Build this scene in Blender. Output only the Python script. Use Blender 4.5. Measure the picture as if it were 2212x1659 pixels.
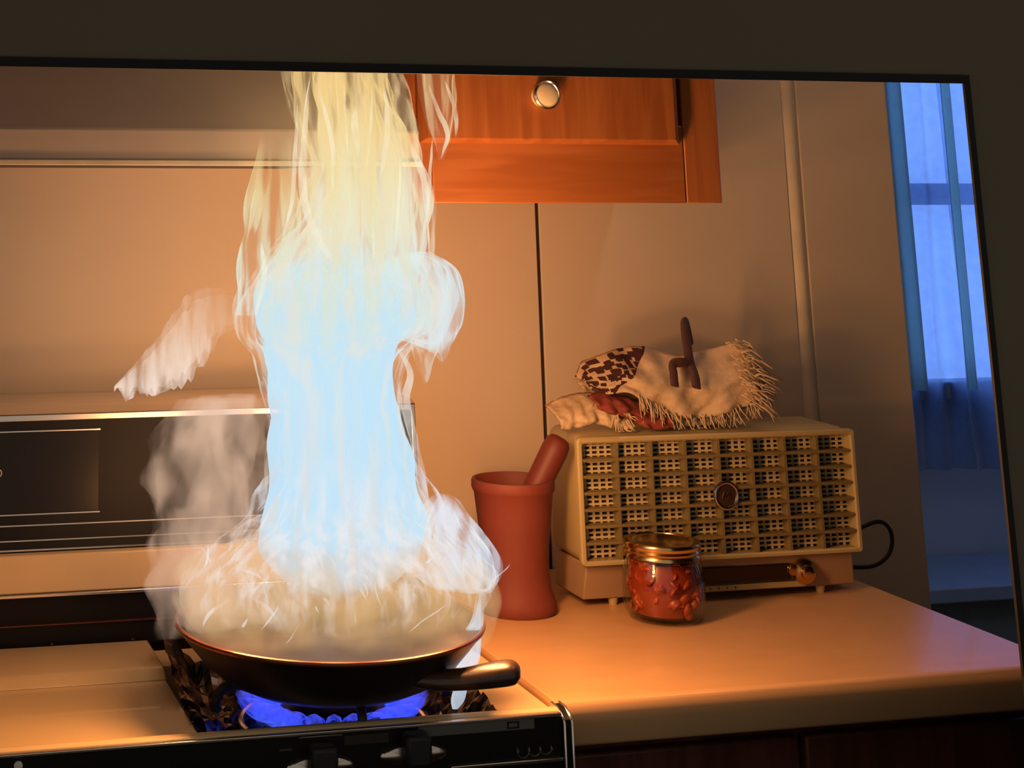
import bpy, bmesh, math, random
from mathutils import Vector, Matrix, noise

# ------------------------------------------------------------------ scene, camera, world, exposure
for o in list(bpy.data.objects):
    bpy.data.objects.remove(o)
scene = bpy.context.scene
COL = scene.collection
random.seed(7)

cam_data = bpy.data.cameras.new('camera')
cam = bpy.data.objects.new('camera', cam_data)
COL.objects.link(cam)
F_PX, CX, CY = 3400.0, 506.79, -359.05
RIGHT = Vector((0.97531217, -0.22082762, 0.00115777))
DOWN = Vector((0.04987678, 0.21517350, -0.97530132))
FWD = Vector((0.21512435, 0.95128099, 0.22087550))
rot = Matrix((RIGHT, -DOWN, -FWD)).transposed()
cam.matrix_world = Matrix.Translation((0, 0, 1.41)) @ rot.to_4x4()
cam_data.sensor_width = 36.0
cam_data.sensor_fit = 'HORIZONTAL'
cam_data.lens = F_PX * 36.0 / 2212.0
cam_data.shift_x = (1106.0 - CX) / 2212.0
cam_data.shift_y = (CY - 829.5) / 2212.0
cam_data.clip_start = 0.01
scene.cycles.use_light_tree = False
scene.cycles.adaptive_threshold = 0.03
scene.cycles.volume_step_rate = 2.0
scene.camera = cam

world = bpy.data.worlds.new('dim_room')
scene.world = world
world.use_nodes = True
world.node_tree.nodes['Background'].inputs[0].default_value = (1.0, 0.90, 0.74, 1)
world.node_tree.nodes['Background'].inputs[1].default_value = 0.30

vs = scene.view_settings
vs.view_transform = 'Standard'
vs.look = 'None'
vs.exposure = 0.0
vs.gamma = 1.0
vs.use_curve_mapping = False
scene.cycles.transparent_max_bounces = 64
scene.cycles.max_bounces = 6
scene.cycles.diffuse_bounces = 3
scene.cycles.glossy_bounces = 3
scene.cycles.sample_clamp_indirect = 4.0
scene.cycles.caustics_reflective = False
scene.cycles.caustics_refractive = False

FILL_LAMP_W = 13.0  # emission strength of the added, unseen fill lamp on the ceiling
FIRE_W = 1.0           # overall multiplier of the fire's light


# ------------------------------------------------------------------ helpers
class MB:
    def __init__(self):
        self.v, self.f, self.a = [], [], []

    def add(self, vs_, fs_, fade=None):
        n = len(self.v)
        self.v += [tuple(p) for p in vs_]
        self.f += [tuple(i + n for i in f) for f in fs_]
        self.a += list(fade) if fade is not None else [1.0] * len(vs_)
        return self

    def box(self, x0, x1, y0, y1, z0, z1):
        v = [(x0, y0, z0), (x1, y0, z0), (x1, y1, z0), (x0, y1, z0), (x0, y0, z1), (x1, y0, z1), (x1, y1, z1), (x0, y1, z1)]
        return self.add(v, [(0, 3, 2, 1), (4, 5, 6, 7), (0, 1, 5, 4), (1, 2, 6, 5), (2, 3, 7, 6), (3, 0, 4, 7)])

    def prism(self, prof, x0, x1):
        """profile of (y, z) points extruded along x"""
        n = len(prof)
        v = [(x0, y, z) for y, z in prof] + [(x1, y, z) for y, z in prof]
        f = [tuple(range(n)), tuple(range(2 * n - 1, n - 1, -1))]
        f += [(i, i + n, (i + 1) % n + n, (i + 1) % n) for i in range(n)]
        return self.add(v, f)

    def lathe(self, prof, c, n=48, axis='z', cap=True):
        """profile of (r, h) turned about an axis through c"""
        v = []
        for r, h in prof:
            for k in range(n):
                a = 2 * math.pi * k / n
                if axis == 'z':
                    v.append((c[0] + r * math.cos(a), c[1] + r * math.sin(a), c[2] + h))
                else:       # turned about -y, h grows towards the viewer
                    v.append((c[0] + r * math.cos(a), c[1] - h, c[2] + r * math.sin(a)))
        f = []
        m = len(prof)
        for i in range(m - 1):
            for k in range(n):
                f.append((i * n + k, i * n + (k + 1) % n, (i + 1) * n + (k + 1) % n, (i + 1) * n + k))
        if cap:
            f.append(tuple(range(n - 1, -1, -1)))
            f.append(tuple((m - 1) * n + k for k in range(n)))
        return self.add(v, f)

    def tube(self, pts, r, n=8, fade=None, flat=1.0, ref=(0, 1, 0)):
        """tube along points; r a number or a list; flat squashes it along ref"""
        P = [Vector(p) for p in pts]
        m = len(P)
        R = r if isinstance(r, (list, tuple)) else [r] * m
        v, fa = [], []
        for i, p in enumerate(P):
            t = (P[min(i + 1, m - 1)] - P[max(i - 1, 0)]).normalized()
            b = Vector(ref) - t * t.dot(Vector(ref))
            if b.length < 1e-4:
                b = Vector((1, 0, 0)) - t * t.x
            b.normalize()
            s = t.cross(b)
            for k in range(n):
                a = 2 * math.pi * k / n
                v.append(p + (s * math.cos(a) + b * math.sin(a) * flat) * R[i])
                fa.append(fade[i] if fade else 1.0)
        f = []
        for i in range(m - 1):
            for k in range(n):
                f.append((i * n + k, i * n + (k + 1) % n, (i + 1) * n + (k + 1) % n, (i + 1) * n + k))
        f.append(tuple(range(n - 1, -1, -1)))
        f.append(tuple((m - 1) * n + k for k in range(n)))
        return self.add(v, f, fa)

    def grid(self, fn, nu, nv, closed_u=False):
        v = [fn(i / (nu if closed_u else nu - 1), j / (nv - 1)) for j in range(nv) for i in range(nu)]
        f = []
        for j in range(nv - 1):
            for i in range(nu if closed_u else nu - 1):
                i2 = (i + 1) % nu
                f.append((j * nu + i, j * nu + i2, (j + 1) * nu + i2, (j + 1) * nu + i))
        return self.add(v, f)


def origin_of(p):
    o = Vector((0, 0, 0))
    while p is not None:
        o += Vector(p.location)
        p = p.parent
    return o


def link_mesh(name, mb, mat, parent=None, smooth=True, bevel=0.0, seg=2, solid=0.0, sub=0, sharp=42, fade=False, at=None):
    """one mesh object; the vertices are given in world space and stored about the thing's own origin"""
    base = origin_of(parent)
    off = Vector(at) - base if at is not None else Vector((0, 0, 0))
    org = base + off
    me = bpy.data.meshes.new(name)
    me.from_pydata([tuple(Vector(p) - org) for p in mb.v], [], mb.f)
    bm = bmesh.new()
    bm.from_mesh(me)
    bmesh.ops.recalc_face_normals(bm, faces=bm.faces)
    bm.to_mesh(me)
    bm.free()
    if fade:
        at_ = me.attributes.new('fade', 'FLOAT', 'POINT')
        at_.data.foreach_set('value', mb.a)
    if smooth:
        me.polygons.foreach_set('use_smooth', [True] * len(me.polygons))
        if sharp and not sub:
            me.set_sharp_from_angle(angle=math.radians(sharp))
    o = bpy.data.objects.new(name, me)
    COL.objects.link(o)
    o.location = off
    o.parent = parent
    me.materials.append(mat)
    if solid:
        m = o.modifiers.new('solid', 'SOLIDIFY')
        m.thickness = solid
        m.offset = 0
    if bevel:
        m = o.modifiers.new('bevel', 'BEVEL')
        m.width = bevel
        m.segments = seg
        m.limit_method = 'ANGLE'
        m.angle_limit = math.radians(35)
    if sub:
        m = o.modifiers.new('sub', 'SUBSURF')
        m.levels = sub
        m.render_levels = sub
    return o


def tag(o, label, cat, group=None, kind=None):
    o['label'] = label
    o['category'] = cat
    if group:
        o['group'] = group
    if kind:
        o['kind'] = kind
    return o


def thing(name, loc, label, cat, group=None):
    o = bpy.data.objects.new(name, None)
    COL.objects.link(o)
    o.location = loc
    o.empty_display_size = 0.05
    return tag(o, label, cat, group)


def struct(name, mb, mat, label, **kw):
    o = link_mesh(name, mb, mat, **kw)
    o['kind'] = 'structure'
    o['label'] = label
    return o


def smoothpath(pts, k=6):
    """Catmull-Rom through tuples of any length"""
    out = []
    n = len(pts)
    for i in range(n - 1):
        p0, p1, p2, p3 = pts[max(i - 1, 0)], pts[i], pts[i + 1], pts[min(i + 2, n - 1)]
        for s in range(k):
            t = s / k
            out.append(tuple(0.5 * (2 * b + (c - a) * t + (2 * a - 5 * b + 4 * c - d) * t * t + (3 * b - a - 3 * c + d) * t ** 3)
                             for a, b, c, d in zip(p0, p1, p2, p3)))
    out.append(tuple(pts[-1]))
    return out


def resample(pts, n):
    P = [Vector(p) for p in smoothpath(pts, 10)]
    L = [0.0]
    for a, b in zip(P, P[1:]):
        L.append(L[-1] + (b - a).length)
    out, j = [], 0
    for i in range(n):
        s = L[-1] * i / (n - 1)
        while j < len(L) - 2 and L[j + 1] < s:
            j += 1
        t = (s - L[j]) / max(L[j + 1] - L[j], 1e-9)
        out.append(P[j].lerp(P[j + 1], min(max(t, 0), 1)))
    return out


# ------------------------------------------------------------------ materials
def new_mat(name):
    m = bpy.data.materials.new(name)
    m.use_nodes = True
    nt = m.node_tree
    nt.nodes.clear()
    out = nt.nodes.new('ShaderNodeOutputMaterial')
    return m, nt, out


def N(nt, kind, **kw):
    n = nt.nodes.new(kind)
    for k, v in kw.items():
        setattr(n, k, v)
    return n


def pmat(name, col, rough=0.5, metal=0.0, col2=None, scale=(30, 30, 30), bump=0.0, bscale=None, coat=0.0, detail=4, spec=0.5):
    """Principled material with a little procedural variation in colour and relief"""
    m, nt, out = new_mat(name)
    b = N(nt, 'ShaderNodeBsdfPrincipled')
    nt.links.new(b.outputs[0], out.inputs['Surface'])
    b.inputs['Roughness'].default_value = rough
    b.inputs['Metallic'].default_value = metal
    b.inputs['Coat Weight'].default_value = coat
    b.inputs['Specular IOR Level'].default_value = spec
    tc = N(nt, 'ShaderNodeTexCoord')
    mp = N(nt, 'ShaderNodeMapping')
    mp.inputs['Scale'].default_value = scale
    nt.links.new(tc.outputs['Object'], mp.inputs[0])
    nz = N(nt, 'ShaderNodeTexNoise')
    nz.inputs['Scale'].default_value = 1.0
    nz.inputs['Detail'].default_value = detail
    nt.links.new(mp.outputs[0], nz.inputs['Vector'])
    c2 = col2 if col2 else tuple(c * 0.88 for c in col)
    rp = N(nt, 'ShaderNodeValToRGB')
    rp.color_ramp.elements[0].position = 0.32
    rp.color_ramp.elements[1].position = 0.68
    rp.color_ramp.elements[0].color = (*c2, 1)
    rp.color_ramp.elements[1].color = (*col, 1)
    nt.links.new(nz.outputs['Fac'], rp.inputs[0])
    nt.links.new(rp.outputs[0], b.inputs['Base Color'])
    if bump:
        bp = N(nt, 'ShaderNodeBump')
        bp.inputs['Strength'].default_value = bump
        bp.inputs['Distance'].default_value = 0.002
        nz2 = nz
        if bscale:
            mp2 = N(nt, 'ShaderNodeMapping')
            mp2.inputs['Scale'].default_value = bscale
            nt.links.new(tc.outputs['Object'], mp2.inputs[0])
            nz2 = N(nt, 'ShaderNodeTexNoise')
            nz2.inputs['Scale'].default_value = 1.0
            nz2.inputs['Detail'].default_value = 5
            nt.links.new(mp2.outputs[0], nz2.inputs['Vector'])
        nt.links.new(nz2.outputs['Fac'], bp.inputs['Height'])
        nt.links.new(bp.outputs[0], b.inputs['Normal'])
    return m


def flame_mat(name, ramp, alpha, scale=(26, 26, 4.5), lo=0.42, hi=0.62, amin=0.0, strength=1.0, distortion=0.8):
    """glowing gas: emission mixed with clear air, broken into upright streaks; ramp = [(z, colour)]"""
    m, nt, out = new_mat(name)
    geo = N(nt, 'ShaderNodeNewGeometry')
    mp = N(nt, 'ShaderNodeMapping')
    mp.inputs['Scale'].default_value = scale
    nt.links.new(geo.outputs['Position'], mp.inputs[0])
    nz = N(nt, 'ShaderNodeTexNoise')
    nz.inputs['Scale'].default_value = 1.0
    nz.inputs['Detail'].default_value = 3.0
    nt.links.new(mp.outputs[0], nz.inputs['Vector'])
    mr = N(nt, 'ShaderNodeMapRange', interpolation_type='SMOOTHSTEP')
    mr.inputs['From Min'].default_value = lo
    mr.inputs['From Max'].default_value = hi
    mr.inputs['To Min'].default_value = amin
    mr.inputs['To Max'].default_value = alpha
    nt.links.new(nz.outputs['Fac'], mr.inputs['Value'])
    at = N(nt, 'ShaderNodeAttribute', attribute_name='fade')
    mu = N(nt, 'ShaderNodeMath', operation='MULTIPLY')
    nt.links.new(mr.outputs[0], mu.inputs[0])
    nt.links.new(at.outputs['Fac'], mu.inputs[1])
    sp = N(nt, 'ShaderNodeSeparateXYZ')
    nt.links.new(geo.outputs['Position'], sp.inputs[0])
    zr = N(nt, 'ShaderNodeMapRange')
    z0, z1 = ramp[0][0], ramp[-1][0]
    zr.inputs['From Min'].default_value = z0
    zr.inputs['From Max'].default_value = z1
    nt.links.new(sp.outputs['Z'], zr.inputs['Value'])
    cr = N(nt, 'ShaderNodeValToRGB')
    els = cr.color_ramp.elements
    while len(els) < len(ramp):
        els.new(0.5)
    for e, (z, c) in zip(els, ramp):
        e.position = (z - z0) / (z1 - z0)
        e.color = (*c, 1)
    nt.links.new(zr.outputs[0], cr.inputs[0])
    em = N(nt, 'ShaderNodeEmission')
    em.inputs['Strength'].default_value = strength
    nt.links.new(cr.outputs[0], em.inputs['Color'])
    tr = N(nt, 'ShaderNodeBsdfTransparent')
    mx = N(nt, 'ShaderNodeMixShader')
    nt.links.new(mu.outputs[0], mx.inputs[0])
    nt.links.new(tr.outputs[0], mx.inputs[1])
    nt.links.new(em.outputs[0], mx.inputs[2])
    nt.links.new(mx.outputs[0], out.inputs['Surface'])
    m.cycles.emission_sampling = 'NONE'
    return m


def glow_volume(name, col, dens, scale=(22, 22, 14), lo=0.40, hi=0.66, floor_=0.12):
    """softly glowing turbulent gas: a volume that glows and slightly veils what lies behind"""
    m, nt, out = new_mat(name)
    geo = N(nt, 'ShaderNodeNewGeometry')
    mp = N(nt, 'ShaderNodeMapping')
    mp.inputs['Scale'].default_value = scale
    nt.links.new(geo.outputs['Position'], mp.inputs[0])
    nz = N(nt, 'ShaderNodeTexNoise')
    nz.inputs['Scale'].default_value = 1.0
    nz.inputs['Detail'].default_value = 2.0
    nz.inputs['Distortion'].default_value = 0.7
    nt.links.new(mp.outputs[0], nz.inputs['Vector'])
    mr = N(nt, 'ShaderNodeMapRange', interpolation_type='SMOOTHSTEP')
    mr.inputs['From Min'].default_value = lo
    mr.inputs['From Max'].default_value = hi
    mr.inputs['To Min'].default_value = floor_ * dens
    mr.inputs['To Max'].default_value = dens
    nt.links.new(nz.outputs['Fac'], mr.inputs['Value'])
    em = N(nt, 'ShaderNodeEmission')
    em.inputs['Color'].default_value = (*col, 1)
    nt.links.new(mr.outputs[0], em.inputs['Strength'])
    ab = N(nt, 'ShaderNodeVolumeAbsorption')
    ab.inputs['Color'].default_value = (0, 0, 0, 1)
    nt.links.new(mr.outputs[0], ab.inputs['Density'])
    ad = N(nt, 'ShaderNodeAddShader')
    nt.links.new(em.outputs[0], ad.inputs[0])
    nt.links.new(ab.outputs[0], ad.inputs[1])
    nt.links.new(ad.outputs[0], out.inputs['Volume'])
    return m


def wood_mat(name, c1, c2, scale, rough=0.42):
    m, nt, out = new_mat(name)
    b = N(nt, 'ShaderNodeBsdfPrincipled')
    nt.links.new(b.outputs[0], out.inputs['Surface'])
    b.inputs['Roughness'].default_value = rough
    tc = N(nt, 'ShaderNodeTexCoord')
    mp = N(nt, 'ShaderNodeMapping')
    mp.inputs['Scale'].default_value = scale
    nt.links.new(tc.outputs['Object'], mp.inputs[0])
    nz = N(nt, 'ShaderNodeTexNoise')
    nz.inputs['Scale'].default_value = 1.0
    nz.inputs['Detail'].default_value = 6
    nz.inputs['Distortion'].default_value = 0.6
    nt.links.new(mp.outputs[0], nz.inputs['Vector'])
    rp = N(nt, 'ShaderNodeValToRGB')
    rp.color_ramp.elements[0].position = 0.36
    rp.color_ramp.elements[1].position = 0.62
    rp.color_ramp.elements[0].color = (*c2, 1)
    rp.color_ramp.elements[1].color = (*c1, 1)
    nt.links.new(nz.outputs['Fac'], rp.inputs[0])
    nt.links.new(rp.outputs[0], b.inputs['Base Color'])
    bp = N(nt, 'ShaderNodeBump')
    bp.inputs['Strength'].default_value = 0.12
    bp.inputs['Distance'].default_value = 0.002
    nt.links.new(nz.outputs['Fac'], bp.inputs['Height'])
    nt.links.new(bp.outputs[0], b.inputs['Normal'])
    return m


M = {}
M['bounce_stop'] = pmat('bounce_stop_black', (0.008, 0.007, 0.007), 0.95, spec=0.1)
M['living'] = pmat('living_wall_paint', (0.090, 0.072, 0.050), 0.9, scale=(3, 3, 3), bump=0.1, bscale=(220, 220, 220))
M['bezel'] = pmat('bezel_plastic', (0.004, 0.0035, 0.0035), 0.6, spec=0.2)
M['wall'] = pmat('kitchen_wall_paint', (0.74, 0.64, 0.52), 0.55, col2=(0.70, 0.59, 0.47), scale=(5, 5, 5))
M['farwall'] = pmat('far_wall_paint', (0.50, 0.60, 0.64), 0.8, scale=(4, 4, 4))
M['dark'] = pmat('dark_gap', (0.03, 0.02, 0.015), 0.8)
M['trim'] = pmat('trim_paint', (0.86, 0.76, 0.60), 0.45)
M['floor'] = pmat('floor_lino', (0.20, 0.15, 0.11), 0.6, scale=(8, 8, 8))
M['ceil'] = pmat('ceiling_paint', (0.62, 0.56, 0.50), 0.9)
M['wood_v'] = wood_mat('cabinet_wood_upright', (0.42, 0.155, 0.050), (0.33, 0.105, 0.030), (60, 60, 5))
M['wood_h'] = wood_mat('cabinet_wood_level', (0.42, 0.155, 0.050), (0.34, 0.11, 0.032), (5, 60, 60))
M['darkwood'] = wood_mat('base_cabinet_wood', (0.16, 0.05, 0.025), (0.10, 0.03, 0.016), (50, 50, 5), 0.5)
M['counter'] = pmat('worktop_laminate', (0.64, 0.38, 0.19), 0.30, col2=(0.60, 0.35, 0.17), scale=(14, 40, 40), coat=0.1)
M['enamel'] = pmat('cream_enamel', (0.84, 0.60, 0.32), 0.30, col2=(0.80, 0.57, 0.30), scale=(10, 10, 10), coat=0.25)
M['black'] = pmat('black_enamel', (0.010, 0.008, 0.008), 0.42, spec=0.2)
M['blackglass'] = pmat('black_glass', (0.016, 0.013, 0.013), 0.25, spec=0.25)
M['matteblack'] = pmat('matt_black', (0.012, 0.010, 0.010), 0.6)
M['chrome'] = pmat('chrome', (0.80, 0.74, 0.68), 0.22, 1.0, scale=(8, 60, 60))
M['plate'] = pmat('brushed_plate', (0.13, 0.12, 0.115), 0.6, 0.1)
M['foil'] = pmat('burnt_foil', (0.11, 0.09, 0.085), 0.26, 0.9, col2=(0.010, 0.008, 0.007), scale=(40, 40, 40))
M['iron'] = pmat('cast_iron', (0.012, 0.011, 0.012), 0.5, bump=0.2)
M['pan_out'] = pmat('pan_outside', (0.030, 0.017, 0.013), 0.38, 0.3, col2=(0.020, 0.013, 0.010), scale=(12, 12, 12))
M['pan_in'] = pmat('pan_inside', (0.66, 0.40, 0.17), 0.42, col2=(0.54, 0.30, 0.11), scale=(22, 22, 22), bump=0.2)
M['pan_rim'] = pmat('pan_rim_copper', (0.20, 0.055, 0.03), 0.3, 0.5)
M['handle'] = wood_mat('handle_wood', (0.10, 0.045, 0.025), (0.04, 0.018, 0.012), (10, 70, 70), 0.3)
M['terracotta'] = pmat('red_clay', (0.20, 0.042, 0.030), 0.65, col2=(0.165, 0.034, 0.025), scale=(14, 14, 14), bump=0.08)
M['pestle'] = pmat('pestle_clay', (0.15, 0.026, 0.020), 0.55)
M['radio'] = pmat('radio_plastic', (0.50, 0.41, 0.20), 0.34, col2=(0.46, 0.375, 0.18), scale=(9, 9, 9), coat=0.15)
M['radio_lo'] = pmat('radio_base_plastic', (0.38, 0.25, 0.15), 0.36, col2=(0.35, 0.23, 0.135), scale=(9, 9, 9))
M['grille'] = pmat('grille_bar_plastic', (0.23, 0.18, 0.08), 0.45)
M['perf'] = pmat('perforated_plastic', (0.70, 0.58, 0.33), 0.4)
M['grilleback'] = pmat('speaker_cloth', (0.03, 0.022, 0.016), 0.9)
M['dial'] = pmat('dial_glass', (0.022, 0.008, 0.008), 0.15)
M['brass'] = pmat('brass', (0.72, 0.42, 0.15), 0.22, 1.0)
M['silver'] = pmat('silver_ring', (0.62, 0.56, 0.50), 0.25, 1.0)
M['emblem'] = pmat('emblem_dark', (0.05, 0.025, 0.02), 0.35)
M['cord'] = pmat('cord_rubber', (0.015, 0.011, 0.012), 0.5)
M['lid'] = pmat('lid_metal', (0.78, 0.52, 0.22), 0.20, 1.0)
M['cream_cloth'] = pmat('cream_weave', (0.66, 0.52, 0.36), 0.9, col2=(0.54, 0.41, 0.27), scale=(160, 160, 160), bump=0.5)
M['shade_cloth'] = pmat('lining_weave', (0.46, 0.45, 0.36), 0.9, scale=(120, 120, 120), bump=0.4)
M['red_cloth'] = pmat('red_weave', (0.32, 0.07, 0.05), 0.9, col2=(0.20, 0.04, 0.035), scale=(140, 140, 140), bump=0.4)
M['strap'] = pmat('brown_strap', (0.085, 0.036, 0.028), 0.55)
M['tomato'] = pmat('dried_tomato', (0.60, 0.10, 0.03), 0.35, col2=(0.28, 0.035, 0.014), scale=(60, 60, 60), bump=0.4)
M['oil'] = pmat('jar_oil', (0.34, 0.05, 0.016), 0.3)
M['white_mark'] = pmat('white_print', (0.75, 0.70, 0.66), 0.6)
M['winframe'] = pmat('window_paint', (0.30, 0.42, 0.55), 0.6)
M['bench'] = pmat('bench_paint', (0.20, 0.26, 0.27), 0.7)


def pane_mat():
    m, nt, out = new_mat('daylit_pane')
    em = N(nt, 'ShaderNodeEmission')
    em.inputs['Color'].default_value = (0.19, 0.37, 0.95, 1)
    em.inputs['Strength'].default_value = 1.5
    nt.links.new(em.outputs[0], out.inputs['Surface'])
    return m


def sheer_mat(name, col, clear):
    m, nt, out = new_mat(name)
    tl = N(nt, 'ShaderNodeBsdfTranslucent')
    tl.inputs['Color'].default_value = (*col, 1)
    tr = N(nt, 'ShaderNodeBsdfTransparent')
    mx = N(nt, 'ShaderNodeMixShader')
    tc = N(nt, 'ShaderNodeTexCoord')
    nz = N(nt, 'ShaderNodeTexNoise')
    nz.inputs['Scale'].default_value = 45
    nz.inputs['Detail'].default_value = 3
    nt.links.new(tc.outputs['Object'], nz.inputs['Vector'])
    mr = N(nt, 'ShaderNodeMapRange')
    mr.inputs['To Min'].default_value = clear - 0.12
    mr.inputs['To Max'].default_value = clear + 0.12
    nt.links.new(nz.outputs['Fac'], mr.inputs['Value'])
    nt.links.new(mr.outputs[0], mx.inputs[0])
    nt.links.new(tl.outputs[0], mx.inputs[1])
    nt.links.new(tr.outputs[0], mx.inputs[2])
    nt.links.new(mx.outputs[0], out.inputs['Surface'])
    return m


def glass_mat():
    m, nt, out = new_mat('jar_glass')
    tr = N(nt, 'ShaderNodeBsdfTransparent')
    tr.inputs['Color'].default_value = (0.93, 0.93, 0.90, 1)
    gl = N(nt, 'ShaderNodeBsdfGlossy')
    gl.inputs['Roughness'].default_value = 0.05
    fr = N(nt, 'ShaderNodeFresnel')
    fr.inputs['IOR'].default_value = 1.45
    ge = N(nt, 'ShaderNodeNewGeometry')
    io = N(nt, 'ShaderNodeMapRange')           # the same index of refraction whichever side is met
    io.inputs['To Min'].default_value = 1.45
    io.inputs['To Max'].default_value = 1.0 / 1.45
    nt.links.new(ge.outputs['Backfacing'], io.inputs['Value'])
    nt.links.new(io.outputs[0], fr.inputs['IOR'])
    mx = N(nt, 'ShaderNodeMixShader')
    nt.links.new(fr.outputs[0], mx.inputs[0])
    nt.links.new(tr.outputs[0], mx.inputs[1])
    nt.links.new(gl.outputs[0], mx.inputs[2])
    nt.links.new(mx.outputs[0], out.inputs['Surface'])
    return m


M['pane'] = pane_mat()
M['sheer'] = sheer_mat('sheer_curtain', (0.50, 0.62, 0.85), 0.60)
M['sheer2'] = sheer_mat('curtain_hem', (0.62, 0.74, 0.62), 0.16)
M['glass'] = glass_mat()


def pattern_cloth():
    """cream weave whose left end carries a dark maroon and pinkish woven figure"""
    m, nt, out = new_mat('patterned_weave')
    b = N(nt, 'ShaderNodeBsdfPrincipled')
    b.inputs['Roughness'].default_value = 0.9
    nt.links.new(b.outputs[0], out.inputs['Surface'])
    au = N(nt, 'ShaderNodeAttribute', attribute_name='cu')
    av = N(nt, 'ShaderNodeAttribute', attribute_name='cv')
    cb = N(nt, 'ShaderNodeCombineXYZ')
    nt.links.new(au.outputs['Fac'], cb.inputs[0])
    nt.links.new(av.outputs['Fac'], cb.inputs[1])
    mp = N(nt, 'ShaderNodeMapping')
    mp.inputs['Scale'].default_value = (26, 9, 1)
    nt.links.new(cb.outputs[0], mp.inputs[0])
    vo = N(nt, 'ShaderNodeTexVoronoi', distance='CHEBYCHEV')
    vo.inputs['Scale'].default_value = 1.0
    nt.links.new(mp.outputs[0], vo.inputs['Vector'])
    th = N(nt, 'ShaderNodeMath', operation='LESS_THAN')
    th.inputs[1].default_value = 0.47
    nt.links.new(vo.outputs['Distance'], th.inputs[0])
    # where the figure is woven in: a band along the upper left end
    mu = N(nt, 'ShaderNodeMath', operation='LESS_THAN')
    sl = N(nt, 'ShaderNodeMath', operation='MULTIPLY_ADD')   # u + .28 v
    sl.inputs[1].default_value = 0.28
    nt.links.new(av.outputs['Fac'], sl.inputs[0])
    nt.links.new(au.outputs['Fac'], sl.inputs[2])
    nt.links.new(sl.outputs[0], mu.inputs[0])
    mu.inputs[1].default_value = 0.44
    mask = N(nt, 'ShaderNodeMath', operation='MULTIPLY')
    nt.links.new(th.outputs[0], mask.inputs[0])
    nt.links.new(mu.outputs[0], mask.inputs[1])
    tc = N(nt, 'ShaderNodeTexCoord')
    nz = N(nt, 'ShaderNodeTexNoise')
    nz.inputs['Scale'].default_value = 130
    nt.links.new(tc.outputs['Object'], nz.inputs['Vector'])
    rp = N(nt, 'ShaderNodeValToRGB')
    rp.color_ramp.elements[0].color = (0.54, 0.40, 0.27, 1)
    rp.color_ramp.elements[1].color = (0.70, 0.56, 0.40, 1)
    nt.links.new(nz.outputs['Fac'], rp.inputs[0])
    mx = N(nt, 'ShaderNodeMix', data_type='RGBA')
    nt.links.new(mask.outputs[0], mx.inputs['Factor'])
    nt.links.new(rp.outputs[0], mx.inputs['A'])
    mx.inputs['B'].default_value = (0.055, 0.016, 0.02, 1)
    nt.links.new(mx.outputs['Result'], b.inputs['Base Color'])
    bp = N(nt, 'ShaderNodeBump')
    bp.inputs['Strength'].default_value = 0.5
    bp.inputs['Distance'].default_value = 0.002
    nt.links.new(nz.outputs['Fac'], bp.inputs['Height'])
    nt.links.new(bp.outputs[0], b.inputs['Normal'])
    return m


M['pattern'] = pattern_cloth()

# ------------------------------------------------------------------ the setting
WY = 2.15        # face of the kitchen's back wall
SX0, SX1, SZ0, SZ1 = -0.19, 0.953, 0.861, 1.504     # the television's picture opening

mb = MB()        # dark living-room wall with the opening the television fills
WX0, WX1, WZ0, WZ1 = -1.6, 3.4, 0.0, 2.5
OX0, OX1, OZ0, OZ1 = SX0 - 0.0074, SX1 + 0.0074, SZ0 - 0.0074, SZ1 + 0.0074
mb.box(WX0, OX0, 1.2525, 1.2540, WZ0, WZ1).box(OX1, WX1, 1.2525, 1.2540, WZ0, WZ1)
mb.box(OX0, OX1, 1.2525, 1.2540, OZ1, WZ1).box(OX0, OX1, 1.2525, 1.2540, WZ0, OZ0)
wf = struct('wall_front', mb, M['living'], 'dark brown grey wall around the television', smooth=False)
mb = MB()        # unseen black layer on the wall's kitchen side, added to stop bounced light
mb.box(WX0, OX0, 1.2540, 1.2565, WZ0, WZ1).box(OX1, WX1, 1.2540, 1.2565, WZ0, WZ1)
mb.box(OX0, OX1, 1.2540, 1.2565, OZ1, WZ1).box(OX0, OX1, 1.2540, 1.2565, WZ0, OZ0)
link_mesh('bounce_stop_layer', mb, M['bounce_stop'], wf, smooth=False)

struct('floor', MB().box(-1.6, 3.4, -1.5, 3.5, -0.05, 0.0), M['floor'], 'dark floor below the counters', smooth=False)
struct('ceiling', MB().box(-1.6, 3.4, 1.2565, 3.5, 2.3, 2.36), M['ceil'], 'plain kitchen ceiling', smooth=False)
struct('wall_left', MB().box(-1.0, -0.94, 1.2565, WY, 0, 2.3), M['wall'], 'cream kitchen side wall', smooth=False)
struct('wall_right', MB().box(3.3, 3.4, 1.2565, 3.5, 0, 2.3), M['farwall'], 'shaded wall of the far room', smooth=False)
struct('wall_far', MB().box(1.5, 3.3, 3.40, 3.5, 0, 2.3), M['farwall'], 'blue grey wall under the curtained window', smooth=False)
wb = struct('wall_back', MB().box(-1.0, 1.505, WY + 0.004, WY + 0.12, 0, 2.3), M['wall'], 'warm cream kitchen wall behind the counter', smooth=False)
for x0, x1 in ((-0.94, 0.9255), (0.9305, 1.327), (1.352, 1.505)):
    link_mesh('panel', MB().box(x0, x1, WY, WY + 0.004, 0.0, 2.3), M['wall'], wb, bevel=0.0015)
link_mesh('seam', MB().box(0.9255, 0.9305, WY + 0.0032, WY + 0.004, 0.0, 2.3), M['dark'], wb, smooth=False)
prof = [(1.327 + 0.025 * i / 10, WY + 0.004 - 0.007 * math.sin(math.pi * i / 10)) for i in range(11)]
mb = MB()
n = len(prof)
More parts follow.
